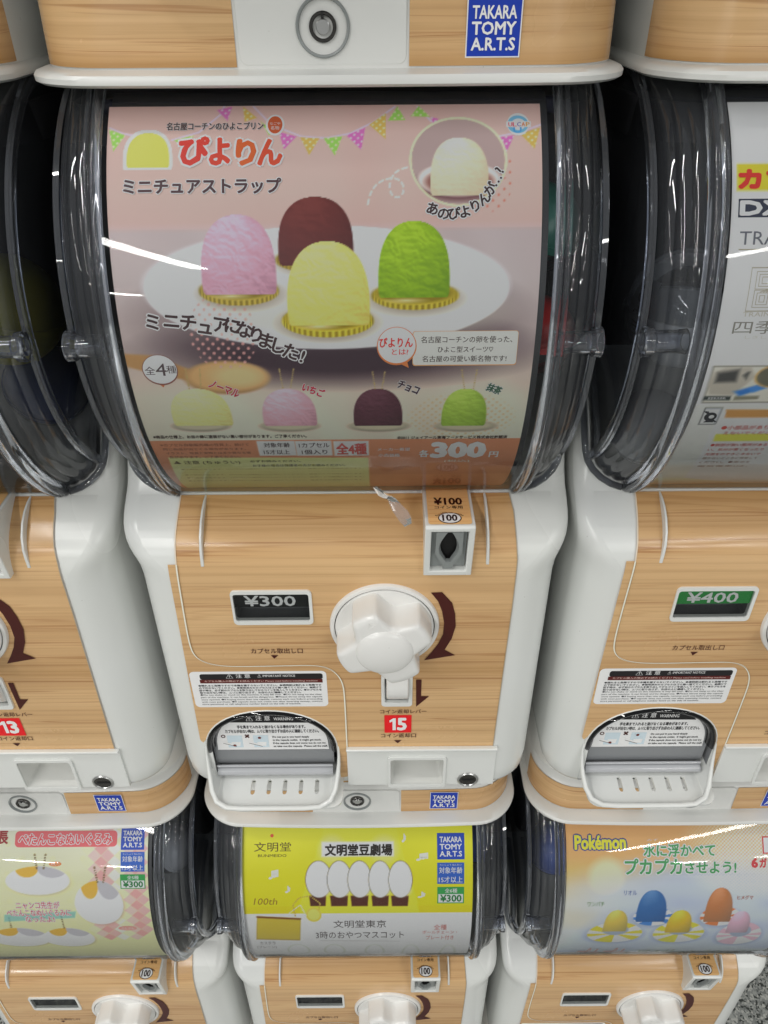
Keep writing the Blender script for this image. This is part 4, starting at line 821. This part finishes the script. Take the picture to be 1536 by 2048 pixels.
    for t, a, b in (('名古屋コーチンの卵を使った、', (0.0478,0.0105), (0.097,0.0143)), ('ひよこ型スイーツ♡', (0.0569,0.0051), (0.0869,0.0085)), ('名古屋の可愛い新名物です!', (0.0486,-0.0006), (0.0946,0.0031))): s.text(t, a, b, '3a2c28', 4, .012)
    s.poly([ell((0.0918,0.1316), (0.1033,0.1184))], 'ece8ec', 2); s.poly([circ(((0.0974,0.1249)[0]), ((0.0974,0.1249)[1]), .0054, .0052), circ(((0.0977,0.1249)[0]), ((0.0977,0.1249)[1]), .0036, .0034)], '6aa4d8', 2.5)
    s.poly([[(0.0913,0.1232), (0.104,0.1231), (0.1041,0.1265), (0.0914,0.1266)]], 'ece8ec', 3); s.text('U', (0.095,0.1201), (0.0991,0.1229), '4a90d0', 4, .03)
    for i, ch in enumerate('ULCAP'): q = (0.0925,0.1235); s.text(ch, (q[0]+i*.00225, q[1]), (q[0]+i*.00225+.0019, q[1]+.0024), ('c03a5a', 'c03a5a', '5a4a9a', 'd06a2a', 'e08a2a')[i], 4, .02)
    s.text('※商品の仕様上、お皿の縁に塗装がない黒い部分があります。ご了承ください。', (-0.1103,-0.0553), (-0.0189,-0.0523), '3a2c26', 2, .03); s.text('©2011 ジェイアール東海フードサービス株式会社許諾済', (0.0354,-0.0576), (0.1011,-0.0547), '3a2c26', 2, .03)
    for i, t in enumerate(('※カプセル自動販売機の性質上、続けて', '同じ商品が出てくる場合があります。', 'イラスト、写真と実物とは多少異なる場', '合があります。ご了承ください。')):
        a, b = (((-0.1081,-0.0632), (-0.0544,-0.0603)), ((-0.1073,-0.0674), (-0.057,-0.0649)), ((-0.1066,-0.0718), (-0.0546,-0.0692)), ((-0.1059,-0.0766), (-0.0615,-0.0736)))[i]; s.text(t, a, b, '865640', 2, .02)
    s.text('対象年齢', (-0.0455,-0.065), (-0.0298,-0.0602), '4a4044', 2, .02); s.text('15才以上', (-0.0465,-0.0727), (-0.0306,-0.0674), '4a4044', 2, .02); s.text('1カプセル', (-0.0243,-0.0653), (-0.0058,-0.0605), '4a4044', 2, .02); s.text('1個入り', (-0.0232,-0.073), (-0.0075,-0.0677), '4a4044', 2, .02); s.text('全4種', (-0.0017,-0.0734), (0.0165,-0.0613), 'b0504c', 2, .04)
    s.text('メーカー希望', (0.0233,-0.0697), (0.0431,-0.0662), 'e6d4ca', 2, .02); s.text('小売価格', (0.0238,-0.0767), (0.0371,-0.0728), 'e6d4ca', 2, .02); s.text('各', (0.049,-0.0771), (0.0548,-0.0691), 'e8dcd6', 2, .03); s.text('300', (0.057,-0.0773), (0.0888,-0.0617), 'ece6e4', 2, .06); s.text('円', (0.0924,-0.0778), (0.0978,-0.0714), 'e8dcd6', 2, .03); s.text('(税込)', (0.065,-0.0845), (0.0809,-0.0808), 'd8bca8', 2)
    s.text('▲ 注意 (ちゅうい)', (-0.105,-0.0851), (-0.0631,-0.0797), '5a5034', 2, .01); s.text('必ずお読みください。', (-0.0567,-0.0825), (-0.0251,-0.0797), '4a4028', 2, .02); s.text('お子様の場合は保護者の方がお読みください。', (-0.0559,-0.0888), (0.0026,-0.0855), '4a4028', 2, .02)
    for i in range(5):
        a, b = (((-0.1024,-0.0926), (0.0144,-0.0917)), ((-0.1022,-0.0967), (0.0143,-0.0966)), ((-0.1022,-0.1022), (0.0142,-0.101)), ((-0.1025,-0.1084), (0.014,-0.107)), ((-0.103,-0.1156), (0.0138,-0.114)))[i]; s.text('●小部品があります。口の中には絶対に入れないでください。窒息などの危険があります。', a, b, '84744a', 2, .02)
    s.build('lettering', o)
pudding_poster()

# ---- the white train poster on the right
def train_poster():
    r = Raster(-.1136, .1093, -.170, .1376, .0009); r.grad([(.13, 'c8ccd4'), (0, 'c9cbd1'), (-.1, 'c6c6c8'), (-.16, 'b8a898')])
    y0 = (-0.1111,0.088); y1 = (-0.0946,0.1022); r.box(y0, (y0[0]+.07, y1[1]), 'e0b62c')
    a, b = (-0.1108,-0.0296), (-0.0809,-0.0044); r.box((a[0], a[1]), (a[0]+.12, b[1]), '777264'); r.box((a[0]+.0008, a[1]+.0008), (a[0]+.119, b[1]-.0008), 'c2bfb4')
    P_ = [(-0.1081,-0.0213), (-0.1095,-0.0121), (-0.106,-0.0066), (-0.0985,-0.0048), (-0.0882,-0.0055), (-0.0862,-0.0123), (-0.0946,-0.0231), (-0.103,-0.0233)]
    r.poly([(-0.1081,-0.0233), (-0.1106,-0.0163), (-0.1089,-0.0084), (-0.1034,-0.006), (-0.0893,-0.0055), (-0.0853,-0.0117), (-0.0949,-0.0241)], 'aaa396', 2); r.poly([(-0.107,-0.0153), (-0.107,-0.009), (-0.0955,-0.007), (-0.0954,-0.0148)], '3a3a38', 3); r.poly([(-0.0928,-0.0107), (-0.0906,-0.0085), (-0.089,-0.0085), (-0.09,-0.0136)], '4a4a46', 2)
    r.poly([(-0.0946,-0.0214), (-0.0824,-0.0172), (-0.0779,-0.0192), (-0.0907,-0.0248)], '2f6fb8', 2); r.poly([(-0.0873,-0.0194), (-0.0786,-0.0162), (-0.0751,-0.0182), (-0.0836,-0.0222)], '3a7cc4', 2); r.ell((-0.0858,-0.0043), (-0.0651,-0.019), 'b89860'); r.ell((-0.0844,-0.0052), (-0.066,-0.018), '5a5848')
    r.poly([(-0.1106,-0.0274), (-0.0949,-0.0276), (-0.0952,-0.0248), (-0.1105,-0.0246)], '2c3432'); r.poly([(-0.0932,-0.0276), (-0.0792,-0.027), (-0.0794,-0.0246), (-0.0929,-0.0248)], '7a7866')
    q = (-0.0994,-0.0349); r.put((r.S < q[1])*1.*np.clip(((-0.1052,-0.0665)[0]+.004-r.X)/r.d*.3+2.5, 0, 0), 'c8c89a')
    m = (r.S < (-0.1122,-0.0307)[1])*1.; r.put(m*.55, 'd4d4b0'); r.poly([(-0.1015,-0.0356), (-0.067,-0.0293), (-0.0657,-0.033), (-0.0997,-0.0341)], '3a58a0', 2)
    i0 = (-0.0983,-0.0349); r.poly([i0, (i0[0]+.12, i0[1]), (i0[0]+.12, -.169), (-0.0916,-0.1167), (-0.0953,-0.0812), (-0.0968,-0.0566)], 'cfd0d6', 2); r.poly([(-0.0936,-0.0411), (i0[0]+.12, (-0.0936,-0.0411)[1]), (i0[0]+.12, i0[1]-.0008), (-0.0949,-0.0345)], 'b8864a'); r.poly([(-0.0935,-0.0625), (i0[0]+.12, (-0.0935,-0.0625)[1]), (i0[0]+.12, (-0.0943,-0.0553)[1]), (-0.0943,-0.0553)], 'd8cc48')
    r.put((r.S < -.115)*np.clip((-.115-r.S)/.03, 0, 1)*.6, 'b88a5c')
    a, b = (-0.1075,-0.0467), (-0.0974,-0.033); r.box(a, b, '3a3c40'); r.box((a[0]+.0006, a[1]+.0006), (b[0]-.0006, b[1]-.0006), 'c9ccd2')
    o = r.build('poster', MACH[(1, 0)]); s = dsheet()
    p0 = (-0.1099,0.0894); p1 = (-0.097,0.0989); s.text('カプ', p0, (p0[0]+.0265, p1[1]), 'c23028', 3, .07)
    a, b = (-0.1101,0.0745), (-0.0968,0.0839); s.poly([[a, (a[0]+.026, a[1]), (a[0]+.026, b[1]), (a[0], b[1])]], '2c3040', 1.2); s.text('DX', (a[0]+.0012, a[1]+.0014), (a[0]+.0245, b[1]-.0014), 'd8dce4', 2.5, .06)
    a, b = (-0.1085,0.0608), (-0.0958,0.0675); s.text('TRAIN', a, (a[0]+.030, b[1]), '5a5c64', 2, .0); s.line([(a[0], a[1]-.0024), (a[0]+.05, a[1]-.0024)], .0006, '8f8a74', 1)
    a, b = (-0.1003,0.0266), (-0.0938,0.0492); W_ = .044; em = '9a9484'
    def fr(x0, z0, x1, z1, w=.0005): s.line([(x0, z0), (x1, z0), (x1, z1), (x0, z1)], w, em, 1, True)
    x0, z0, z1 = a[0], a[1], b[1]; fr(x0, z0, x0+W_, z1, .0007)
    for k in range(3): fr(x0+.003+k*.0016, z1-.011+k*.0014, x0+.014-k*.0016, z1-.002-k*.0014); fr(x0+.003+k*.0016, z0+.002+k*.0014, x0+.012-k*.0016, z0+.011-k*.0014)
    for k in range(3): s.line([(x0+.006+k*.0016, z0+.010), (x0+.011+k*.0016, z0+.012), (x0+.012+k*.0016, z1-.010), (x0+.017, z1-.012)], .0005, em, 1)
    a = (-0.1013,0.0237); s.text('TRAIN', a, (a[0]+.0145, a[1]+.0024), 'a8a498', 1); a, b = (-0.1051,0.0141), (-0.0887,0.0215); s.text('四季島', a, (a[0]+.036, b[1]), '76746c', 1, -.012); a = (-0.0975,0.0113); s.text('しきしま', a, (a[0]+.016, a[1]+.0018), 'b4b2aa', 1)
    s.text('展望車(先頭車)', (-0.1081,-0.0271), (-0.0979,-0.0251), 'c8ccc8', 2)
    a, b = (-0.1069,-0.0459), (-0.0979,-0.0341); cx, cz = (a[0]+b[0])/2, (a[1]+b[1])/2; s.poly([circ(cx, cz, .0036, .0034), circ(cx+.0006, cz, .0016, .0014)], '26282c', 2); s.poly([[(cx-.003, cz-.0046), (cx+.003, cz-.0046), (cx+.0016, cz-.003), (cx-.0016, cz-.003)]], '26282c', 2)
    for k in range(3): s.line([(cx-.005+k*.001, cz+.0045), (cx-.0025+k*.0006, cz+.0025)], .0005, '26282c', 2); s.line([(cx+.005-k*.001, cz-.0045), (cx+.0025-k*.0006, cz-.0025)], .0005, '26282c', 2)
    for t, p, sc in (('●小部品がありま', (-0.0928,-0.0512), .0038), ('えないでください', (-0.09,-0.0558), .003), ('●鋭部が鋭い箇所がある', (-0.0935,-0.0677), .0032), ('い。気分が悪くなったり', (-0.0935,-0.0727), .003), ('光源をのぞきこまないで', (-0.0933,-0.0781), .003), ('届かないところに保管して', (-0.093,-0.0832), .003), ('ください。●電池を', (-0.0931,-0.0888), .003), ('電気電車)は、', (-0.092,-0.0951), .003)):
        s.text(t, p, (p[0]+.0325+(.002 if len(t) > 9 else 0), p[1]+sc), 'b04a44' if p[1] > -.083 else '8a6a60', 2, .01)
    s.build('lettering', o)
train_poster()

# ---- low row, left: pale yellow card with plain cushions
def cushion_poster():
    r = Raster(-.1120, .1095, -.10, .140, .0009); r.grad([(.14, 'd8d6b0'), (.08, 'dad79c'), (0, 'd6d490')])
    r.put(.2*(np.sin(r.S*2600) > .2), 'cfccaa')
    r.dots(np.ones(r.X.shape)*.5, .03, .003, 'd8c48c', .6)
    q = .0135
    for i in range(-4, 12):
        for j in range(-4, 14):
            cx, cz = .063+(i-j)*q*.5-.0, .128-(i+j)*q*.5
            if cx > .045 and cx < .104 and abs(i-j-1.0) < 6 and cz > .0:
                col = ('d27e88', 'e2cfa0', 'd98f98', 'dba0a4', 'e8dcc0')[(i*2+j*3) % 5]; r.poly([(cx-q*.5, cz), (cx, cz+q*.48), (cx+q*.5, cz), (cx, cz-q*.48)], col, 1, .8)
    # plain two-coloured cushions, no faces
    def pillow(p0, p1):
        r.ell((p0[0]+.001, p0[1]-.002), (p1[0]+.002, p1[1]-.002), '8a8478', 5, .6); r.ell(p0, p1, 'd6d6da'); m = r.mell(p0, p1)
        h = p1[1]-p0[1]; w = p1[0]-p0[0]; r.put(m*r.mell((p0[0]+w*.15, p0[1]+h*.62), (p0[0]+w*.52, p0[1]+h*1.25)), 'd39a3c'); r.put(m*r.mell((p0[0]+w*.50, p0[1]+h*.6), (p0[0]+w*.98, p0[1]+h*1.25)), 'a4a2a6')
    pillow((-0.0322,0.0671), (0.0312,0.0978)); pillow((0.0347,0.0283), (0.0828,0.0822)); pillow((-0.0599,-0.0127), (0.0009,0.0234)); pillow((-0.0058,-0.0138), (0.0463,0.0228))
    for p, q_ in (((-0.003,0.1093), (-0.0009,0.0956)), ((0.0079,0.1092), (0.006,0.0956)), ((0.0564,0.0962), (0.059,0.0809)), ((0.0673,0.0961), (0.0649,0.0808)), ((0.0189,0.0391), (0.0191,0.0231)), ((-0.0339,0.0383), (-0.0344,0.0238))): r.stroke([p, q_], .002, '6a5a3c', dash=.0025)
    r.poly([(-0.038,0.043), (0.035,0.0468), (0.0327,0.0376), (-0.04,0.0328)], '6aa0a0', 2, .8)
    o = r.build('poster', MACH[(-1, -1)]); s = dsheet()
    a, b = (-0.0231,0.1166), (0.0786,0.1322); s.poly([rr(a, b, .004)], 'c4585c', 1); s.text('ぺたんこなぬいぐるみ', (-0.0193,0.1189), (0.0733,0.1295), 'c4484e', 3.5, .03, .08, 'efe6e6'); s.text('帳', (-0.0451,0.12), (-0.0304,0.133), '8a2c2c', 2, .03)
    logo3(s, (0.0825,0.1134), (0.1058,0.1348)); age(s, (0.0826,0.0915), (0.1063,0.1113)); price(s, (0.0818,0.0732), (0.1067,0.0887), '全5種')
    for t, a, b in (('ニャンコ先生が', (-0.0243,0.0505), (0.0191,0.0592)), ('ぺたんこなぬいぐるみに', (-0.0349,0.041), (0.0294,0.0494)), ('なったよ!', (-0.0174,0.0326), (0.0116,0.0405))): s.text(t, a, b, 'b0404c', 3.5, .02, .09, 'efe8e4')
    s.poly([ell((0.0114,0.0975), (0.0238,0.1023))], 'c8743c', 2); s.text('ねむり', (0.0134,0.0985), (0.0218,0.1014), 'f0e0d0', 3); s.poly([ell((0.0739,0.0184), (0.0927,0.0254))], 'c88a80', 2); s.text('ぷんぷん', (0.0767,0.02), (0.09,0.0238), 'f0e0d8', 3)
    s.build('lettering', o)
cushion_poster()

# ---- low row, middle: yellow and white card
def cake_poster():
    r = Raster(-.1165, .1125, -.10, .140, .0008); r.grad([(.14, 'dcc02c'), (.06, 'dcbc1c')])
    r.poly([(-0.0342,0.1363), (0.0355,0.1358), (0.0578,0.0534), (-0.0598,0.0545)], 'e6dc34', 1.5); z = (-0.0027,0.0413)[1]; r.put((r.S < (-0.0025,0.0509)[1])*1., 'e2d838' if False else 'd9b81c'); r.poly([(-0.0588,0.0545), (0.0568,0.0534), (0.0589,0.0407), (-0.0603,0.0419)], 'dfd534', 3)
    r.put((r.S < z)*1., 'cccdd0'); r.put((r.S < z)*.25*vnoise(r.X, r.S, 60, 9), 'b0b2b6')
    r.box((-0.0375,0.1052), (0.0338,0.1194), 'e9e9e4', 3)
    for p0, p1 in (((-0.041,0.0984), (-0.0142,0.1259)), ((0.0104,0.098), (0.0384,0.1255))): r.put(r.mell(p0, p1, 8)*.35, 'efe8c0')
    # five plain white cream buns on brown cups
    for p0, p1, b0, b1 in (((-0.0536,0.0615), (-0.0281,0.1007), (-0.0499,0.0508), (-0.0346,0.0637)), ((-0.0322,0.0613), (-0.0084,0.1006), (-0.029,0.0506), (-0.0128,0.0635)), ((-0.0118,0.0612), (0.0114,0.1004), (-0.0085,0.0504), (0.0076,0.0633)), ((0.0091,0.061), (0.0312,0.1003), (0.0124,0.0502), (0.028,0.0631)), ((0.0289,0.0608), (0.052,0.1001), (0.0319,0.05), (0.0478,0.0629))):
        r.poly([b0, (b1[0], b0[1]), (b1[0]+.001, b1[1]), (b0[0]-.001, b1[1])], '4a241c', 1.5)
        r.ell((p0[0]-.0006, p0[1]-.0006), (p1[0]+.0006, p1[1]+.0006), '3c342c'); r.ell(p0, p1, 'e6e2da'); h = p1[1]-p0[1]; w = p1[0]-p0[0]; r.ell((p0[0]+w*.18, p0[1]+h*.02), (p1[0]-w*.05, p0[1]+h*.4), 'd4cec4', 5, .7)
    # yellow sponge cake and ball chain
    r.poly([(-0.108,-0.0012), (-0.063,-0.0041), (-0.0601,0.0351), (-0.1041,0.0384)], '9a8030', 2); r.poly([(-0.1068,0.0009), (-0.0634,-0.0019), (-0.0608,0.0316), (-0.1038,0.0349)], 'b3a038', 2); r.stroke([(-0.1042,0.037), (-0.0607,0.0337)], .002, '6a3c20')
    r.stroke([(-0.0655,0.038), (-0.0673,0.0528), (-0.0605,0.0616), (-0.0496,0.0632), (-0.0399,0.0543), (-0.0422,0.0431)], .0016, 'a89448', dash=.0022); r.ell((-0.0549,0.0294), (-0.039,0.0494), 'c9b448'); r.ell((-0.0527,0.0322), (-0.0411,0.0469), 'd8c860'); r.stroke([(-0.0713,0.042), (-0.0599,0.0527), (-0.0545,0.0378)], .0012, 'c4ccd0', dash=.002)
    for p0, p1 in (((-0.079,-0.0537), (-0.0543,-0.0126)), ((-0.0405,-0.0572), (-0.017,-0.0134)), ((0.0025,-0.0645), (0.0245,-0.0142)), ((0.0417,-0.0847), (0.0619,-0.0149)), ((0.0821,-0.0926), (0.1004,-0.0157))): r.ell(p0, p1, 'a8aa9c', 3, .8); r.ell((p0[0]+.0022, p0[1]+.002), (p1[0]-.0022, p1[1]-.002), 'c4c6c6', 3, .9)
    r.ell((0.0692,-0.0151), (0.0994,0.0276), 'dcc4c0', 10, .5)
    o = r.build('poster', MACH[(0, -1)]); s = dsheet(); br = '4a3a18'
    s.poly([circ(*(-0.0872,0.126), .0017, .0017, 12)], 'c04a2a', 2); s.text('文明堂', (-0.1048,0.1105), (-0.0682,0.1197), br, 2, -.006); s.text('BUNMEIDO', (-0.1008,0.1052), (-0.0726,0.1079), br, 2, .0)
    s.text('文明堂豆劇場', (-0.0341,0.1061), (0.0323,0.1171), '26201c', 3.5, .035)
    for t, a, b in (('♫', (-0.0902,0.0826), (-0.0811,0.0922)), ('♪', (-0.0743,0.0674), (-0.0691,0.075)), ('♫', (0.0564,0.1006), (0.0679,0.1082)), ('♪', (0.0423,0.1189), (0.0463,0.1268)), ('♪', (0.0578,0.0605), (0.0657,0.0673))): s.text(t, a, b, 'ece4b8', 2, .03)
    s.text('100th', (-0.1067,0.0532), (-0.0834,0.0612), '8a6a24', 2, -.004, shear=.2)
    logo3(s, (0.0772,0.1014), (0.1044,0.1273)); age(s, (0.0771,0.0759), (0.1039,0.0982)); price(s, (0.0772,0.0532), (0.1039,0.0725), '全6種')
    s.text('文明堂東京', (-0.0275,0.0198), (0.0258,0.0314), '4a4444', 2, -.006); s.text('3時のおやつマスコット', (-0.0463,-0.0001), (0.044,0.0138), '4a4444', 2, -.006); s.line([(-0.0424,-0.0045), (0.04,-0.007)], .0004, '8a8484', 2); s.text('全種', (0.0744,0.0151), (0.0874,0.0239), 'b06a64', 2); s.text('ボールチェーン・', (0.0629,0.0081), (0.0984,0.0139), 'b06a64', 2); s.text('プレート付き', (0.0668,-0.0041), (0.0952,0.0048), 'b06a64', 2)
    s.text('カステラ', (-0.1051,-0.0129), (-0.0889,-0.0059), '6a6464', 2); s.text('(プレーン)', (-0.1091,-0.0245), (-0.0888,-0.0159), '6a6464', 2)
    s.build('lettering', o)
cake_poster()

# ---- low row, right: orange over watery blue, swim rings
def ring_poster():
    r = Raster(-.1145, .1125, -.10, .140, .0008); r.grad([(.14, 'cf8e58'), ((-0.0326,0.1032)[1], 'd2985f'), ((-0.0326,0.0883)[1], 'c9a766'), (.058, 'cbb684'), (0, 'b9c2cc')])
    r.put(.8*r.mell((-0.1077,0.0184), (0.1652,0.0992), 30), 'a9b4c4'); r.put(.9*r.mell((-0.1425,-0.4611), (0.19,0.0864), 20), 'a2acc0'); r.put(.5*vnoise(r.X, r.S*2, 30, 4)*(r.S < (-0.0326,0.0831)[1]), 'c6ced8')
    r.dots(r.mell((0.0176,0.0693), (0.1395,0.142), 40), .0036, .0011, 'e4ddd6', .9); r.ell((-0.0914,0.0647), (-0.0573,0.1009), 'd9d2b4', 12, .6)
    # plain striped rings with plain balls in them
    for p0, p1, st, ball, b0, b1 in (((-0.0878,-0.0144), (-0.0317,0.0253), 'd8b838', 'd2b84c', (-0.073,0.0092), (-0.0489,0.0425)), ((-0.0444,0.0192), (-0.0042,0.0459), '3f74b4', '35659c', (-0.0418,0.0255), (-0.012,0.0668)), ((-0.0201,-0.0158), (0.0318,0.0261), 'dcbc3c', 'dab42c', (-0.0092,0.0064), (0.0163,0.0418)), ((0.0231,0.0183), (0.0637,0.0465), 'c9703c', 'b9713f', (0.027,0.0246), (0.0543,0.069)), ((0.0465,-0.0231), (0.0913,0.0239), 'd0a0ac', 'cfa6b8', (0.0534,0.0055), (0.0757,0.0398))):
        r.ell((p0[0]-.002, p0[1]-.003), (p1[0]+.002, p1[1]-.002), '7f8ba0', 8, .6); m = r.mell(p0, p1); r.put(m, 'c9ccd2'); cx, cz = (p0[0]+p1[0])/2, (p0[1]+p1[1])/2; an = np.arctan2((r.S-cz)*2.4, r.X-cx); r.put(m*(np.sin(an*6) > 0), st); w, h = p1[0]-p0[0], p1[1]-p0[1]
        r.ell((p0[0]+w*.26, p0[1]+h*.42), (p1[0]-w*.26, p1[1]-h*.10), '8e98a8', 2); r.dome(b0, b1, ball, '5a5a5a' if ball != '35659c' else '1c3c6c', 71, 'e8e8e8', .1)
    o = r.build('poster', MACH[(1, -1)]); s = dsheet()
    s.text('Pokémon', (-0.1056,0.1105), (-0.0555,0.1238), 'dcbc30', 4, .05, .09, '2c3c7c')
    for t, a, b in (('水に浮かべて', (-0.0375,0.1027), (0.0332,0.1147)), ('プカプカ', (-0.0563,0.0849), (0.,0.1005)), ('させよう!', (0.0035,0.0854), (0.0539,0.0971))): s.text(t, a, b, '3f8a50', 4, .03, .08, 'e6ece0')
    s.text('みず', (-0.034,0.118), (-0.023,0.1203), 'e8e8dc', 4); s.text('う', (-0.0077,0.1178), (-0.0036,0.1201), 'e8e8dc', 4)
    for t, a, b, c in (('ワンパチ', (-0.0923,0.048), (-0.0753,0.054), '6a8a5a'), ('リオル', (-0.0564,0.0615), (-0.0438,0.0671), '5a6a9a'), ('ヒメグマ', (0.0571,0.0552), (0.073,0.0603), 'a05a4a')): s.text(t, a, b, c, 4, .01)
    s.text('プカプカ', (-0.0888,-0.1161), (-0.0364,-0.0315), 'b08a8c', 4, .03, .05, 'dfd8d8'); s.text('浮き輪コレクション5', (-0.0248,-0.1298), (0.1083,-0.0409), '8a9a92', 4, .03, .05, 'd4dada')
    a = (0.0807,0.1047); s.poly([[a, (a[0]+.02, a[1]), (a[0]+.02, a[1]+.017), (a[0], a[1]+.017)]], 'b8383c', 2); s.poly([[(a[0]+.0012, a[1]+.0012), (a[0]+.0188, a[1]+.0012), (a[0]+.0188, a[1]+.0158), (a[0]+.0012, a[1]+.0158)]], 'd8ccc8', 2.5)
    a = (0.0697,0.091); s.text('6', a, (a[0]+.0055, a[1]+.009), 'b8383c', 3, .05); a = (0.0776,0.0909); s.text('ガ', a, (a[0]+.0065, a[1]+.009), 'b8383c', 3, .05)
    s.build('lettering', o)
ring_poster()
# ------------------------------------------------------------------ loose things: capsules in the drums, a scrap of tape
def lineup_capsule(name, label, mc, loc, r, top, bottom, rot=(0, 0, 0), band=None, txt=None):
    root = bpy.data.objects.new(name, None); COL.objects.link(root); c, rr_ = mc; B = MACH[(c, rr_)].location
    root.location = (B.x+loc[0], B.y+loc[1], B.z+loc[2]); root.rotation_euler = [R_(q) for q in rot]; root['label'] = label; root['category'] = 'toy capsule'; root['group'] = 'toy capsules inside the clear drums'
    def half(sg, rad): return [(max(rad*math.cos(t), .0001), 0, sg*rad*math.sin(t)) for t in np.linspace(0, PI/2, 14)]
    for nm, sg, mt in (('capsule_top', 1, top), ('capsule_bottom', -1, bottom)):
        rows = [[(p[0]*math.cos(a), p[0]*math.sin(a), p[2]+sg*.0006) for p in half(sg, r)] for a in np.linspace(0, 2*PI, 41)]; obj(nm, *grid(rows), mt, root)
    g = G(); rows = [[(q*math.cos(a), q*math.sin(a), z) for q, z in ((r*1.0, -.002), (r*1.03, -.002), (r*1.03, .002), (r*1.0, .002))] for a in np.linspace(0, 2*PI, 41)]; g.add(*grid(rows)); g.obj('seam_band', band or top, root)
    return root
def solidm(n, c, r=.3): M[n] = mat(n, c, r); return n
solidm('red_capsule', (.75, .02, .02)); solidm('olive_toy', (.50, .44, .02), .5); solidm('blue_capsule', (.03, .06, .22)); solidm('bluebag', (.04, .10, .42), .4); solidm('pale_capsule', (.62, .63, .66), .4); solidm('orange_toy', (.4, .15, .03)); solidm('green_capsule', (.03, .22, .16))

lineup_capsule('toy_capsule', 'red capsule behind the right edge of the pudding poster', (0, 0), (.1205, .028, .4985), .0235, 'red_capsule', 'capsule_clear')
lineup_capsule('toy_capsule', 'olive yellow capsule in the dark drum beside the middle machine', (-1, 0), (.108, .060, .505), .034, 'olive_toy', 'olive_toy', (0, 20, 10))
lineup_capsule('toy_capsule', 'dark blue capsule low in the drum at the photo\'s left edge', (-1, 0), (.112, .075, .445), .028, 'blue_capsule', 'capsule_clear', (30, 30, 0))
lineup_capsule('toy_capsule', 'clear capsule with grey lid low in the drum of the train poster machine', (1, 0), (-.112, .045, .425), .0255, 'pale_capsule', 'capsule_clear', (40, -30, 0))
lineup_capsule('toy_capsule', 'dark green capsule high at the right side of the pudding poster drum', (0, 0), (.1185, .05, .556), .0255, 'green_capsule', 'capsule_clear', (10, 20, 0))
lineup_capsule('toy_capsule', 'blue capsule at the left side of the swim ring drum', (1, -1), (-.115, .05, .545), .0265, 'bluebag', 'capsule_clear', (10, 0, 20))
lineup_capsule('toy_capsule', 'blue capsule at the right side of the cake poster drum', (0, -1), (.115, .07, .53), .0265, 'bluebag', 'capsule_clear', (0, 40, 20))
lineup_capsule('toy_capsule', 'grey lidded capsule at the right side of the cushion poster drum', (-1, -1), (.113, .055, .545), .0265, 'pale_capsule', 'capsule_clear', (0, 60, 10))
# pale capsule with a lettered band
lc_ = lineup_capsule('toy_capsule', 'large pale capsule with black lettering behind the left side of the train poster drum', (1, 0), (-.104, .048, .507), .036, 'capsule_clear', 'pale_capsule', (0, 0, 0), 'pale_capsule')
def ballmap(u, v, l):
    r = .0365+l*1e-4; a = PI+.35+u; return (r*math.cos(a)*math.cos(v), r*math.sin(a)*math.cos(v), r*math.sin(v))
s = Sheet(ballmap)
V_ = [(-.26+.52*i/8, -.85+1.5*j/14) for j in range(15) for i in range(9)]; s.shape(V_, [(j*9+i, j*9+i+1, j*9+i+10, j*9+i+9) for j in range(14) for i in range(8)], '9a9ba0', 0)
for i, ch in enumerate('カプセルトイ'): s.char(ch, (0, .52-i*.22), .24, '1c1c20', 2, .03, rot=-90)
s.build('capsule_lettering', lc_)
# scrap of old tape hanging off the lower edge of the drum
rows = []
for i, (x, y, z, w, tw) in enumerate(((.0215, -.0060, .4120, .0016, .2), (.0260, -.0030, .4045, .0030, .5), (.0300, .0000, .3995, .0042, .1), (.0335, .0010, .3955, .0048, -.4), (.0375, -.0020, .3905, .0050, .1), (.0410, -.0035, .3850, .0046, .6), (.0430, -.0030, .3795, .0036, .9))):
    rows.append([(x-w*math.cos(tw), y-.0006-w*.3*math.sin(tw*3), z-w*math.sin(tw)*.6), (x-w*.3, y-.0022+.0012*(i % 2), z), (x+w*.35, y-.0008-.0012*(i % 2), z+.0003), (x+w*math.cos(tw), y-.0018, z+w*math.sin(tw)*.6)])
V, F = grid(rows); tp = obj('tape_scrap', [(x, y, z+.717) for x, y, z in V], F, 'tape', ang=20); tp['label'] = 'crumpled scrap of clear tape stuck under the pudding poster drum'; tp['category'] = 'tape'
